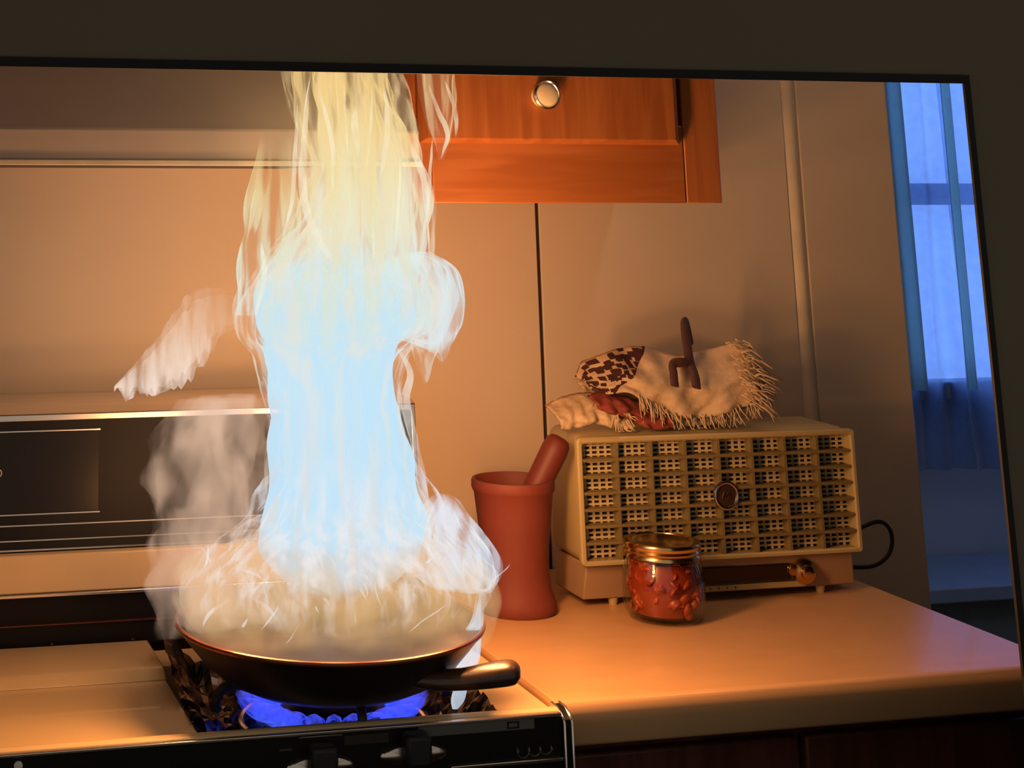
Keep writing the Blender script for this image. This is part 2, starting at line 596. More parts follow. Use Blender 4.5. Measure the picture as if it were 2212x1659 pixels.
mb.add([(x, y, 0.91) for x, y in prof] + [(x, y, 2.3) for x, y in prof],
       [tuple(range(n)), tuple(range(2 * n - 1, n - 1, -1))] + [(i, i + n, (i + 1) % n + n, (i + 1) % n) for i in range(n)])
struct('trim_1', mb, M['trim'], 'rounded upright trim strip on the wall right of the cabinet')

# window and curtain in the room beyond
wr = bpy.data.objects.new('window_1', None)
COL.objects.link(wr)
wr.location = (2.60, 3.40, 0.98)
wr['kind'] = 'structure'
wr['label'] = 'daylit window behind sheer blue curtains'
link_mesh('window_frame', MB().box(2.27, 2.33, 3.37, 3.40, 0.97, 1.95).box(2.93, 2.99, 3.37, 3.40, 0.97, 1.95)
          .box(2.33, 2.93, 3.37, 3.40, 1.90, 1.95), M['winframe'], wr, bevel=0.004)
link_mesh('sash_bar', MB().box(2.33, 2.93, 3.365, 3.395, 1.378, 1.428), M['winframe'], wr, bevel=0.004)
link_mesh('window_sill', MB().box(2.24, 3.02, 3.33, 3.40, 0.945, 0.985), M['winframe'], wr, bevel=0.004)
for z0, z1 in ((0.985, 1.378), (1.428, 1.90)):
    link_mesh('pane', MB().box(2.33, 2.93, 3.388, 3.392, z0, z1), M['pane'], wr, smooth=False)

# unseen glowing window added in the far room's right-hand wall for blue fill
w2 = bpy.data.objects.new('fill_window', None)
COL.objects.link(w2)
w2.location = (3.30, 2.75, 1.0)
w2['kind'] = 'structure'
w2['label'] = 'added blue fill window in the far room side wall'
link_mesh('window_frame', MB().box(3.27, 3.30, 2.34, 2.40, 0.95, 1.95).box(3.27, 3.30, 3.10, 3.16, 0.95, 1.95).box(3.27, 3.30, 2.40, 3.10, 1.90, 1.95).box(3.24, 3.30, 2.34, 3.16, 0.91, 0.95), M['winframe'], w2, bevel=0.004)
link_mesh('sash_bar', MB().box(3.268, 3.298, 2.40, 3.10, 1.40, 1.44), M['winframe'], w2, bevel=0.004)
for z0, z1 in ((0.95, 1.40), (1.44, 1.90)):
    link_mesh('pane', MB().box(3.288, 3.292, 2.40, 3.10, z0, z1), M['pane'], w2, smooth=False)

# ------------------------------------------------------------------ television
tv = thing('television', (0.38, 1.25, SZ0), 'wide flat television with a thin black bezel on the dark wall', 'television')
B = 0.0080
IX1, IZ1 = SX1 + 0.0022, SZ1 + 0.0004       # inner edges of the bezel
link_mesh('bezel', MB().box(SX0 - B, SX1 + B, 1.2485, 1.2525, IZ1, SZ1 + B), M['bezel'], tv, bevel=0.0006)
link_mesh('bezel', MB().box(IX1, SX1 + B, 1.2485, 1.2525, SZ0, IZ1), M['bezel'], tv, bevel=0.0006)
link_mesh('bezel', MB().box(SX0 - B, SX0, 1.2485, 1.2525, SZ0, IZ1), M['bezel'], tv, bevel=0.0006)
link_mesh('bezel', MB().box(SX0 - B, SX1 + B, 1.2485, 1.2525, SZ0 - 0.012, SZ0), M['bezel'], tv, bevel=0.0006)

# ------------------------------------------------------------------ worktop and base cabinet
CT = 0.91
prof = [(1.640, 0.868), (1.618, 0.868), (1.614, 0.870), (1.613, 0.874), (1.613, 0.898), (1.6145, 0.9045), (1.6185, 0.9088), (1.625, 0.91),
        (WY - 0.001, 0.91), (WY - 0.001, 0.868)]
ct = link_mesh('countertop', MB().prism(prof, 0.697, 1.295), M['counter'], bevel=0.0015, at=(1.0, 1.85, 0.868))
tag(ct, 'tan laminate countertop with rounded front edge right of the stove', 'countertop')
bc = thing('base_cabinet', (1.0, 1.9, 0.0), 'dark reddish brown base cabinet under the countertop', 'cabinet')
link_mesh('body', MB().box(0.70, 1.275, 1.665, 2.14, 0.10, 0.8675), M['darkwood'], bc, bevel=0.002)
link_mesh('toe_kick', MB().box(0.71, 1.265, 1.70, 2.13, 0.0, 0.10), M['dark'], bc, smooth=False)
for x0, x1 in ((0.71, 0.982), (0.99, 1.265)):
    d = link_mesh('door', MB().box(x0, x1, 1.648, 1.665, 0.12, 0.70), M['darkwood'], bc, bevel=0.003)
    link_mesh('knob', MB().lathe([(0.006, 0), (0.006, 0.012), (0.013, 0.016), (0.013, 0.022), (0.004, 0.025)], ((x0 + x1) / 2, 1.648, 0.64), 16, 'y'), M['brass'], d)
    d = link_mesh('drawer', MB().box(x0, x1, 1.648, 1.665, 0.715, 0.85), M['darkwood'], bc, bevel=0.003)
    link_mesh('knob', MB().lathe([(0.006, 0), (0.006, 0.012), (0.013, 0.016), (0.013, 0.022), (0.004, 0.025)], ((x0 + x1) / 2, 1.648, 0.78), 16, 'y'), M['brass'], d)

# ------------------------------------------------------------------ wall cabinet
wc = thing('wall_cabinet', (0.84, 1.99, 1.395), 'orange brown wooden wall cabinet hanging above the counter', 'cabinet')
CX0, CX1, CZ0, CZ1 = 0.625, 1.049, 1.395, 2.02
link_mesh('carcass', MB().box(CX0, CX1, 1.866, WY - 0.001, CZ0 + 0.002, CZ1), M['wood_v'], wc, bevel=0.002)
link_mesh('bottom_rail', MB().box(CX0 + 0.04, 0.9995, 1.85, 1.866, CZ0, 1.49), M['wood_h'], wc, bevel=0.0015)
link_mesh('stile', MB().box(1.0005, CX1, 1.85, 1.866, CZ0, CZ1), M['wood_v'], wc, bevel=0.0015)
link_mesh('stile', MB().box(CX0, CX0 + 0.04, 1.85, 1.866, CZ0, CZ1), M['wood_v'], wc, bevel=0.0015)
mb = MB()
dx0, dx1, dz0, dz1 = 0.645, 0.990, 1.466, 2.0
mb.add([(dx0, 1.849, dz0), (dx1, 1.849, dz0), (dx1, 1.849, dz1), (dx0, 1.849, dz1),
        (dx0, 1.842, dz0), (dx1, 1.842, dz0), (dx1, 1.842, dz1), (dx0, 1.842, dz1),
        (dx0 + 0.008, 1.830, dz0 + 0.006), (dx1 - 0.011, 1.830, dz0 + 0.006), (dx1 - 0.011, 1.830, dz1 - 0.006), (dx0 + 0.008, 1.830, dz1 - 0.006)],
       [(3, 2, 1, 0), (0, 1, 5, 4), (1, 2, 6, 5), (2, 3, 7, 6), (3, 0, 4, 7), (4, 5, 9, 8), (5, 6, 10, 9), (6, 7, 11, 10), (7, 4, 8, 11), (8, 9, 10, 11)])
dr = link_mesh('door', mb, M['wood_v'], wc, smooth=False)
kn = link_mesh('knob', MB().lathe([(0.007, 0.0), (0.007, 0.008), (0.0150, 0.011), (0.0172, 0.014), (0.0172, 0.017), (0.0150, 0.0185), (0.0135, 0.017)], (0.802, 1.830, 1.524), 32, 'y'), M['chrome'], dr)
link_mesh('knob_face', MB().lathe([(0.0138, 0.0), (0.0138, 0.0175), (0.010, 0.0195), (0.003, 0.0202)], (0.802, 1.830, 1.524), 32, 'y'), M['trim'], wc)

# ------------------------------------------------------------------ range hood
hd = thing('range_hood', (0.2, 1.95, 1.437), 'beige metal range hood above the stove, at the upper left', 'range hood')
HX0, HX1 = -0.20, 0.615
M['hood'] = pmat('hood_enamel', (0.66, 0.56, 0.50), 0.40, scale=(4, 4, 12))
link_mesh('shell', MB().prism([(1.752, 1.442), (1.752, 1.476), (1.760, 1.484), (1.85, 1.60), (1.95, 1.70), (WY - 0.001, 1.70), (WY - 0.001, 1.442)], HX0, HX1), M['hood'], hd, bevel=0.002)
link_mesh('lip', MB().box(HX0 - 0.001, HX1 + 0.001, 1.748, 1.757, 1.4365, 1.4425), M['trim'], hd, bevel=0.001)
link_mesh('filter', MB().box(HX0 + 0.08, HX1 - 0.08, 1.80, 2.08, 1.438, 1.4425), M['plate'], hd, bevel=0.001)

# ------------------------------------------------------------------ stove
st = thing('gas_stove', (0.30, 1.85, 0.0), 'cream gas stove with black control deck and tall black backguard', 'stove')
SXL, SXR = -0.09, 0.694
WLX0, WLX1, WLY0, WLY1 = 0.333, 0.640, 1.612, 1.850       # burner well
link_mesh('body', MB().box(SXL, SXR, 1.60, 2.14, 0.06, 0.872), M['enamel'], st, bevel=0.004)
link_mesh('oven_door', MB().box(SXL + 0.02, SXR - 0.02, 1.580, 1.60, 0.16, 0.78), M['black'], st, bevel=0.006)
for x in (SXL + 0.04, SXR - 0.04):
    for y in (1.65, 2.08):
        link_mesh('foot', MB().lathe([(0.018, 0), (0.018, 0.02), (0.012, 0.03), (0.012, 0.06)], (x, y, 0.0), 12), M['matteblack'], st)
# cooktop: a tray sunk between a raised back ledge and the front lip, open at the burner well
mb = MB()
TZ = 0.902
mb.box(SXL, WLX0, 1.590, 1.912, 0.872, TZ).box(WLX1, SXR, 1.590, 1.912, 0.872, TZ)
mb.box(WLX0, WLX1, 1.590, WLY0, 0.872, TZ).box(WLX0, WLX1, WLY1, 1.912, 0.872, TZ)
link_mesh('cooktop', mb, M['enamel'], st, smooth=False)
link_mesh('back_ledge', MB().prism([(1.800, TZ), (1.812, 0.9085), (1.822, 0.9105), (1.925, 0.9105), (1.925, TZ)], SXL, WLX0 + 0.002), M['enamel'], st, bevel=0.002)
link_mesh('front_lip', MB().prism([(1.5785, 0.9115), (1.5785, 0.9135), (1.582, 0.9155), (1.588, 0.9155), (1.594, 0.9125), (1.600, 0.9030), (1.600, 0.893), (1.5785, 0.893)], SXL, SXR - 0.010), M['enamel'], st, bevel=0.001)
link_mesh('lip_chrome', MB().box(SXL, SXR - 0.0105, 1.5725, 1.5785, 0.9105, 0.9135), M['chrome'], st, bevel=0.0008)
# burner bowl lined with crumpled foil
def foil(u, v):
    x = WLX0 + 0.001 + (WLX1 - WLX0 - 0.002) * u
    y = WLY0 + 0.001 + (WLY1 - WLY0 - 0.002) * v
    e = min(u, 1 - u, v, 1 - v)
    z = 0.9045 - 0.024 * min(1, e / 0.14)
    lift = max(0, 1 - u / 0.13) * max(0, (v - 0.45) / 0.55)
    z += 0.040 * lift
    z += 0.010 * noise.noise(Vector((x * 60, y * 60, 3.1))) + 0.005 * noise.noise(Vector((x * 140, y * 140, 9)))
    return (x, y, max(z, 0.8745))
link_mesh('foil_liner', MB().grid(foil, 46, 36), M['foil'], st, smooth=False)
# burner
bx, by = 0.486, 1.690
link_mesh('burner', MB().lathe([(0.030, 0.0), (0.030, 0.010), (0.052, 0.014), (0.054, 0.022), (0.044, 0.027), (0.015, 0.029)], (bx, by, 0.876), 40), M['iron'], st)
ring = [(bx + 0.094 * math.cos(2 * math.pi * k / 40), by + 0.094 * math.sin(2 * math.pi * k / 40), 0.8855) for k in range(41)]
link_mesh('drip_ring', MB().tube(ring, 0.0035, 8, ref=(0, 0, 1)), M['chrome'], st)
# upright control panel under the front lip
FP = 1.575
link_mesh('control_panel', MB().prism([(FP, 0.9115), (FP, 0.79), (1.60, 0.79), (1.60, 0.893), (1.578, 0.893), (1.578, 0.9115)], SXL, SXR - 0.010), M['black'], st, bevel=0.001)
for x0, x1 in ((SXR - 0.0105, SXR - 0.0080), (SXR - 0.0025, SXR)):
    link_mesh('chrome_edge', MB().prism([(1.600, 0.9165), (1.585, 0.9160), (1.571, 0.9085), (1.569, 0.9050), (1.569, 0.79), (1.574, 0.79), (1.574, 0.904), (1.586, 0.911), (1.600, 0.912)], x0, x1), M['chrome'], st, bevel=0.0006)
link_mesh('end_panel', MB().prism([(1.600, 0.9145), (1.585, 0.9140), (1.573, 0.9070), (1.572, 0.79), (1.600, 0.79)], SXR - 0.0080, SXR - 0.0025), M['black'], st, bevel=0.0006)
link_mesh('label_plate', MB().box(0.537, 0.655, FP - 0.001, FP + 0.001, 0.9015, 0.9105), M['plate'], st, smooth=False)
mb = MB()
for x0, x1, z0, z1 in ((0.627, 0.639, 0.9080, 0.9090), (0.627, 0.639, 0.9030, 0.9040), (0.627, 0.6283, 0.9030, 0.9090), (0.6377, 0.639, 0.9030, 0.9090)):
    mb.box(x0, x1, FP - 0.0016, FP - 0.0009, z0, z1)
link_mesh('plate_mark', mb, M['black'], st, smooth=False)
link_mesh('label_plate', MB().box(0.463, 0.507, FP - 0.001, FP + 0.001, 0.8995, 0.9075), M['dark'], st, smooth=False)
link_mesh('chrome_strip', MB().box(0.568, SXR - 0.011, FP - 0.004, FP + 0.001, 0.8715, 0.8750), M['chrome'], st, bevel=0.0008)
# flowing chrome script on the panel
pts = []
for i in range(70):
    t = i / 69
    pts.append((0.634 + 0.041 * t + 0.0030 * math.cos(t * 22), FP - 0.0012, 0.8805 + 0.0050 * math.sin(t * 22) * (1 - 0.45 * t) + 0.001 * t))
link_mesh('script_emblem', MB().tube(pts, 0.0008, 6), M['chrome'], st)
link_mesh('chrome_dash', MB().box(0.419, 0.461, FP - 0.0012, FP + 0.001, 0.9085, 0.9095), M['chrome'], st, smooth=False)
link_mesh('chrome_dash', MB().box(0.400, 0.412, FP - 0.0012, FP + 0.001, 0.8990, 0.9000), M['chrome'], st, smooth=False)
for kx, kz in ((0.531, 0.8870), (0.439, 0.8830)):
    k_ = link_mesh('knob', MB().box(kx - 0.013, kx + 0.013, FP - 0.022, FP, kz - 0.006, kz + 0.022), M['matteblack'], st, bevel=0.004)
    sk = MB().lathe([(0.033, -0.001), (0.033, 0.0025), (0.030, 0.0045), (0.014, 0.0060)], (kx, FP, kz), 40, 'y')
    sk.v = [(x, y, kz + (z - kz) * 0.30) for x, y, z in sk.v]        # an oval plate
    link_mesh('knob_skirt', sk, M['silver'], k_)
link_mesh('indicator', MB().lathe([(0.004, 0), (0.004, 0.0015), (0.002, 0.002)], (0.157, FP, 0.9035), 12, 'y'), M['white_mark'], st)
# backguard
bg = link_mesh('backguard', MB().prism([(1.935, 0.905), (1.935, 0.962), (1.930, 0.965), (1.930, 1.006), (1.936, 1.010), (1.948, 1.150), (1.965, 1.156), (2.10, 1.156), (2.10, 0.905)], SXL, 0.668), M['black'], st, bevel=0.001)
bgY = lambda z: 1.936 + (z - 1.010) * 0.0857
link_mesh('cream_band', MB().prism([(1.924, 0.966), (1.924, 1.006), (1.932, 1.008), (1.932, 0.964)], SXL, 0.664), M['enamel'], bg, bevel=0.0015)
link_mesh('band_chrome', MB().box(SXL, 0.666, 1.922, 1.934, 0.9615, 0.9655), M['chrome'], bg, bevel=0.001)
link_mesh('vent_edge', MB().box(SXL, 0.660, 1.931, 1.936, 0.9300, 0.9312), M['pan_rim'], bg, smooth=False)
link_mesh('top_chrome', MB().prism([(bgY(1.147) - 0.004, 1.147), (bgY(1.147) - 0.004, 1.1545), (1.958, 1.159), (2.101, 1.159), (2.101, 1.155), (1.962, 1.153), (1.952, 1.147)], SXL, 0.668), M['chrome'], bg, bevel=0.001)
link_mesh('end_chrome', MB().prism([(bgY(1.010) - 0.004, 1.010), (bgY(1.150) - 0.004, 1.150), (bgY(1.150) + 0.006, 1.150), (bgY(1.010) + 0.006, 1.010)], 0.662, 0.668), M['chrome'], bg, bevel=0.001)
for z, x1, th in ((1.0355, 0.655, 0.0014), (1.0195, 0.655, 0.0014), (1.0095, 0.662, 0.0018), (1.047, 0.279, 0.0014), (1.136, 0.279, 0.0014)):
    y = bgY(z)
    link_mesh('chrome_line', MB().box(SXL + 0.01, x1, y - 0.0022, y + 0.002, z - th / 2, z + th / 2), M['chrome'], bg, smooth=False)
mb = MB()
mb.add([(SXL + 0.01, bgY(1.0485) - 0.0015, 1.0485), (0.277, bgY(1.0485) - 0.0015, 1.0485), (0.277, bgY(1.1345) - 0.0015, 1.1345), (SXL + 0.01, bgY(1.1345) - 0.0015, 1.1345),
        (SXL + 0.01, bgY(1.0485) + 0.002, 1.0485), (0.277, bgY(1.0485) + 0.002, 1.0485), (0.277, bgY(1.1345) + 0.002, 1.1345), (SXL + 0.01, bgY(1.1345) + 0.002, 1.1345)],
       [(0, 1, 2, 3), (7, 6, 5, 4), (0, 4, 5, 1), (1, 5, 6, 2), (2, 6, 7, 3), (3, 7, 4, 0)])
link_mesh('clock_glass', mb, M['blackglass'], bg, smooth=False)
# the end of a figure on the clock glass and of a script line below it, both cut by the picture's edge
zz = 1.092
ring = [(0.1625 + 0.0022 * math.cos(a), bgY(zz) - 0.0022, zz + 0.0034 * math.sin(a)) for a in [2 * math.pi * k / 20 for k in range(21)]]
link_mesh('clock_figure', MB().tube(ring, 0.0007, 6), M['white_mark'], bg)
zz = 1.0275
link_mesh('script_mark', MB().tube([(0.150, bgY(zz) - 0.0012, zz - 0.002), (0.155, bgY(zz) - 0.0012, zz + 0.0018), (0.1585, bgY(zz) - 0.0012, zz - 0.0018), (0.1635, bgY(zz) - 0.0012, zz + 0.0022)], 0.0007, 6), M['white_mark'], bg)
for x in (0.134, 0.226, 0.318, 0.41, 0.50, 0.60):
    link_mesh('screw', MB().lathe([(0.0022, 0), (0.0022, 0.001), (0.001, 0.002)], (x, 1.930, 0.9105), 12), M['chrome'], st)

# grate the pan stands on
gr = thing('burner_grate', (bx, by, 0.905), 'black iron burner grate under the frying pan', 'grate')
ring = [(bx + 0.055 * math.cos(2 * math.pi * k / 48), by + 0.050 * math.sin(2 * math.pi * k / 48), 0.9205) for k in range(49)]
link_mesh('ring', MB().tube(ring, 0.0042, 8, ref=(0, 0, 1)), M['iron'], gr)
for k in range(4):
    a = math.pi * (0.5 + k * 0.5) + math.pi
    c, s = math.cos(a), math.sin(a)
    p = [(bx + c * 0.122, by + s * 0.102, 0.902), (bx + c * 0.119, by + s * 0.100, 0.918), (bx + c * 0.10, by + s * 0.086, 0.9250), (bx + c * 0.03, by + s * 0.03, 0.9250)]
    link_mesh('finger', MB().tube(smoothpath(p, 4), 0.0048, 8, ref=(0, 0.2, 1)), M['iron'], gr)

# blue gas flames of the burner
gas_mat = flame_mat('gas_flame', [(0.885, (0.10, 0.16, 1.0)), (0.905, (0.03, 0.06, 0.95)), (0.93, (0.25, 0.22, 0.9))], 0.75, (120, 120, 40), 0.35, 0.65, 0.15, 1.1)
gf = thing('gas_flames', (bx, by, 0.893), 'ring of blue gas flames burning under the frying pan', 'flame')
for k in range(26):
    a = 2 * math.pi * (k + 0.5) / 26
    c, s = math.cos(a), math.sin(a)
    L = 0.046 + 0.008 * random.random()
    p, r, fd = [], [], []
    for i in range(9):
        t = i / 8
        rr = 0.050 + L * t
        p.append((bx + c * rr, by + s * rr * 0.9, 0.895 + 0.020 * t ** 1.7))
        r.append(0.0012 + 0.0085 * math.sin(math.pi * min(1, t * 0.93 + 0.05)) ** 0.8)
        fd.append(0.9 if t < 0.7 else 0.9 * (1 - t) / 0.3 + 0.05)
    link_mesh('flame', MB().tube(p, r, 8, fd, ref=(0, 0, 1)), gas_mat, gf, fade=True, sharp=0)

# ------------------------------------------------------------------ frying pan
PX, PY, PZ = 0.474, 1.660, 0.930
pn = thing('frying_pan', (PX, PY, PZ), 'dark round frying pan full of fire on the gas burner', 'pan')
RP = 0.156
outer = [(0.0, 0.0), (0.070, 0.0), (0.092, 0.003), (0.110, 0.011), (0.129, 0.026), (0.144, 0.043), (RP - 0.001, 0.0565)]
link_mesh('body', MB().lathe([(max(r, 0.002), h) for r, h in outer] + [(RP - 0.004, 0.0565)], (PX, PY, PZ), 72), M['pan_out'], pn)
inner = [(RP - 0.004, 0.0563), (0.140, 0.043), (0.124, 0.027), (0.104, 0.013), (0.075, 0.0065), (0.002, 0.006)]
link_mesh('cooking_surface', MB().lathe(inner, (PX, PY, PZ), 72, cap=False), M['pan_in'], pn)
ring = [(PX + (RP - 0.002) * math.cos(2 * math.pi * k / 72), PY + (RP - 0.002) * math.sin(2 * math.pi * k / 72), PZ + 0.0573) for k in range(73)]
link_mesh('rim', MB().tube(ring, 0.0024, 8, ref=(0, 0, 1)), M['pan_rim'], pn)
hp = [(0.520, 1.552, 0.961), (0.545, 1.545, 0.959), (0.570, 1.538, 0.960), (0.595, 1.530, 0.964), (0.614, 1.524, 0.967), (0.6205, 1.522, 0.967)]
hr = [0.012, 0.0145, 0.0150, 0.0175, 0.0170, 0.009]
hq = smoothpath([(*p, r) for p, r in zip(hp, hr)], 6)
link_mesh('handle', MB().tube([p[:3] for p in hq], [p[3] for p in hq], 16, flat=0.60, ref=(0, 0, 1)), M['handle'], pn)
link_mesh('ferrule', MB().tube([(0.500, 1.557, 0.963), (0.530, 1.549, 0.961)], [0.0125, 0.0115], 16, flat=0.6, ref=(0, 0, 1)), M['pan_out'], pn)

# ------------------------------------------------------------------ the fire
fire = thing('fire', (0.49, 1.68, 0.95), 'tall column of white blue and yellow flames rising from the frying pan', 'fire')
FY = 1.68
BODY = [(1.62, 0.452, 0.552), (1.56, 0.444, 0.562), (1.532, 0.439, 0.564), (1.5, 0.447, 0.576), (1.465, 0.451, 0.586), (1.43, 0.453, 0.593), (1.401, 0.448, 0.6), (1.367, 0.433, 0.597), (1.338, 0.407, 0.596), (1.319, 0.397, 0.604), (1.3, 0.388, 0.614), (1.276, 0.382, 0.608), (1.257, 0.386, 0.589), (1.239, 0.4, 0.565), (1.201, 0.414, 0.556), (1.155, 0.417, 0.568), (1.11, 0.417, 0.58), (1.074, 0.412, 0.59), (1.043, 0.404, 0.583), (1.017, 0.407, 0.565), (0.995, 0.426, 0.539)]
CORE = [(1.357, 0.497, 0.531), (1.338, 0.453, 0.551), (1.309, 0.407, 0.566), (1.276, 0.4, 0.576), (1.248, 0.412, 0.555), (1.201, 0.421, 0.553), (1.155, 0.422, 0.564), (1.11, 0.42, 0.574), (1.074, 0.416, 0.584), (1.043, 0.416, 0.57), (1.021, 0.436, 0.55), (1.003, 0.465, 0.519)]
LOBE = [(1.345, 0.575, 0.598), (1.334, 0.545, 0.618), (1.322, 0.525, 0.628), (1.298, 0.515, 0.633), (1.275, 0.515, 0.629), (1.262, 0.535, 0.624), (1.250, 0.575, 0.619), (1.240, 0.598, 0.616), (1.231, 0.606, 0.612)]
DRIP = [(1.27, 0.571, 0.597), (1.251, 0.573, 0.607), (1.232, 0.578, 0.599), (1.215, 0.585, 0.594), (1.209, 0.587, 0.591)]
STRAND = [(1.47, 0.412, 0.445), (1.45, 0.408, 0.449), (1.415, 0.4, 0.454), (1.377, 0.392, 0.453), (1.339, 0.387, 0.448), (1.31, 0.385, 0.427), (1.282, 0.383, 0.407)]
TOPR = [(1.62, 0.592, 0.630), (1.562, 0.589, 0.635), (1.534, 0.591, 0.632), (1.506, 0.595, 0.632), (1.481, 0.6, 0.629), (1.461, 0.608, 0.624), (1.443, 0.611, 0.617)]
HAZEL = [(1.2, 0.334, 0.422), (1.173, 0.306, 0.427), (1.137, 0.291, 0.427), (1.102, 0.282, 0.426), (1.075, 0.291, 0.426), (1.048, 0.306, 0.436), (1.022, 0.297, 0.445), (0.996, 0.311, 0.445), (0.975, 0.328, 0.406)]
HAZEB = [(1.062, 0.39, 0.58), (1.046, 0.330, 0.622), (1.03, 0.312, 0.645), (1.008, 0.316, 0.646), (0.986, 0.324, 0.640), (0.969, 0.335, 0.622), (0.956, 0.364, 0.593)]
RLOBE = [(1.104, 0.59, 0.6), (1.095, 0.584, 0.615), (1.074, 0.571, 0.629), (1.051, 0.565, 0.643), (1.033, 0.568, 0.651), (1.019, 0.572, 0.651), (1.009, 0.605, 0.647)]
SPILL = [(1.019, 0.61, 0.618), (0.994, 0.603, 0.616), (0.978, 0.589, 0.613), (0.961, 0.583, 0.611), (0.953, 0.586, 0.608)]
SPILL2 = [(0.947, 0.586, 0.603), (0.937, 0.584, 0.598), (0.924, 0.58, 0.594), (0.916, 0.581, 0.587)]


def flame_loft(rows, shrink=0.0, depth=0.7, yc=FY, seed=0.0, rag=0.006, ftop=0.0, fbot=0.0, n=40, k=6, base=1.0):
    """closed round body through rows of (z, left, right); shrink pulls the skin inwards by metres"""
    R = smoothpath(rows, k)
    zt, zb = R[0][0], R[-1][0]
    v, fa = [], []
    for i, (z, l, r) in enumerate(R):
        c, h = (l + r) / 2, (r - l) / 2
        h = max(h - shrink, 0.0008)
        for q in range(n):
            a = 2 * math.pi * q / n
            d = noise.noise(Vector((math.cos(a) * 1.7 + seed, math.sin(a) * 1.7, z * 16))) * rag * 1.6 \
                + noise.noise(Vector((math.cos(a) * 5 + seed, math.sin(a) * 5, z * 26))) * rag
            hh = max(h + d * min(1, h / 0.03), 0.0005)
            v.append((c + hh * math.cos(a), yc + hh * depth * math.sin(a), z))
            f = base
            if ftop:
                f *= min(1, max(0, (zt - z) / ftop))
            if fbot:
                f *= min(1, max(0, (z - zb) / fbot))
            fa.append(f)
    m = len(R)
    fs = [(i * n + q, i * n + (q + 1) % n, (i + 1) * n + (q + 1) % n, (i + 1) * n + q) for i in range(m - 1) for q in range(n)]
    fs += [tuple(range(n - 1, -1, -1)), tuple((m - 1) * n + q for q in range(n))]
    return MB().add(v, fs, fa)


WHITEBLUE = (0.54, 0.79, 0.96)
ramp_body = [(0.97, (0.80, 0.62, 0.42)), (1.05, (0.62, 0.74, 0.86)), (1.22, (0.60, 0.80, 0.92)), (1.34, (0.76, 0.78, 0.58)), (1.42, (0.90, 0.74, 0.36)), (1.56, (0.92, 0.58, 0.20))]
fm_body = flame_mat('flame_streaks', ramp_body, 0.66, (62, 62, 4.5), 0.47, 0.62, 0.03)
fm_skin = flame_mat('flame_skin', [(0.97, (0.85, 0.62, 0.40)), (1.2, (0.86, 0.80, 0.70)), (1.56, (0.95, 0.66, 0.28))], 0.40, (70, 70, 6.0), 0.47, 0.64, 0.03)
fm_core = flame_mat('flame_core', [(1.0, WHITEBLUE), (1.20, WHITEBLUE), (1.36, (0.58, 0.80, 0.90))], 0.82, (24, 24, 5), 0.20, 0.48, 0.46)
fm_white = flame_mat('flame_white', [(0.9, (0.66, 0.80, 0.92)), (1.1, (0.82, 0.85, 0.92)), (1.3, (0.72, 0.84, 0.86)), (1.6, (0.95, 0.90, 0.66))], 0.46, (64, 64, 12), 0.40, 0.62, 0.05)
fm_wisp = flame_mat('flame_wisp', [(0.9, (0.88, 0.87, 0.90)), (1.15, (0.92, 0.86, 0.82)), (1.35, (0.95, 0.93, 0.74)), (1.56, (1.0, 0.82, 0.48))], 0.42, (50, 50, 20), 0.32, 0.66, 0.06)
fm_pink = flame_mat('flame_wing', [(1.19, (0.98, 0.80, 0.70)), (1.25, (0.92, 0.68, 0.52)), (1.32, (0.80, 0.50, 0.32))], 0.56, (80, 80, 10), 0.38, 0.64, 0.08)
vol_tan = glow_volume('tan_glow', (0.84, 0.55, 0.38), 24.0, (24, 24, 15), 0.40, 0.66, 0.08)
vol_base = glow_volume('pan_glow', (0.80, 0.48, 0.21), 12.0, (22, 22, 16), 0.38, 0.66, 0.12)

for i, sh in enumerate((0.0, 0.010, 0.022, 0.036)):
    link_mesh('flame_sheet', flame_loft(BODY, sh, 0.72, seed=i * 3.1, rag=0.008, fbot=0.06), fm_skin if i == 0 else fm_body, fire, fade=True, sharp=0)
for i, sh in enumerate((0.0, 0.010, 0.022)):
    link_mesh('flame_core', flame_loft(CORE, sh, 0.60, seed=20 + i, rag=0.006, ftop=0.08, fbot=0.05), fm_core, fire, fade=True, sharp=0)
UPPER = [(1.50, 0.475, 0.560), (1.46, 0.470, 0.578), (1.42, 0.468, 0.590), (1.38, 0.455, 0.592), (1.345, 0.428, 0.590), (1.31, 0.405, 0.585), (1.28, 0.410, 0.575)]
fm_upper = flame_mat('flame_pale', [(1.28, (0.60, 0.80, 0.92)), (1.36, (0.82, 0.87, 0.76)), (1.50, (0.94, 0.80, 0.40))], 0.42, (46, 46, 5), 0.36, 0.60, 0.10)
for i, sh in enumerate((0.0, 0.012)):
    link_mesh('flame_sheet', flame_loft(UPPER, sh, 0.66, seed=70 + i, rag=0.008, ftop=0.09, fbot=0.03), fm_upper, fire, fade=True, sharp=0)
for i, sh in enumerate((0.0, 0.006, 0.013)):
    link_mesh('flame_lobe', flame_loft(LOBE, sh, 0.6, seed=30 + i, rag=0.006), fm_white, fire, fade=True, sharp=0)
    link_mesh('flame_lobe', flame_loft(RLOBE, sh, 0.7, 1.655, 36 + i, 0.009, ftop=0.02), fm_white, fire, fade=True, sharp=0)
SKIRT = [(1.160, 0.425, 0.560), (1.115, 0.410, 0.580), (1.085, 0.395, 0.595), (1.060, 0.365, 0.615), (1.040, 0.340, 0.630), (1.022, 0.326, 0.640), (1.006, 0.330, 0.636), (0.996, 0.340, 0.625)]
fm_skirt = flame_mat('flame_skirt', [(0.98, (0.90, 0.68, 0.44)), (1.02, (0.92, 0.82, 0.74)), (1.06, (0.90, 0.85, 0.84)), (1.15, (0.72, 0.82, 0.92))], 0.46, (60, 60, 11), 0.46, 0.66, 0.0)
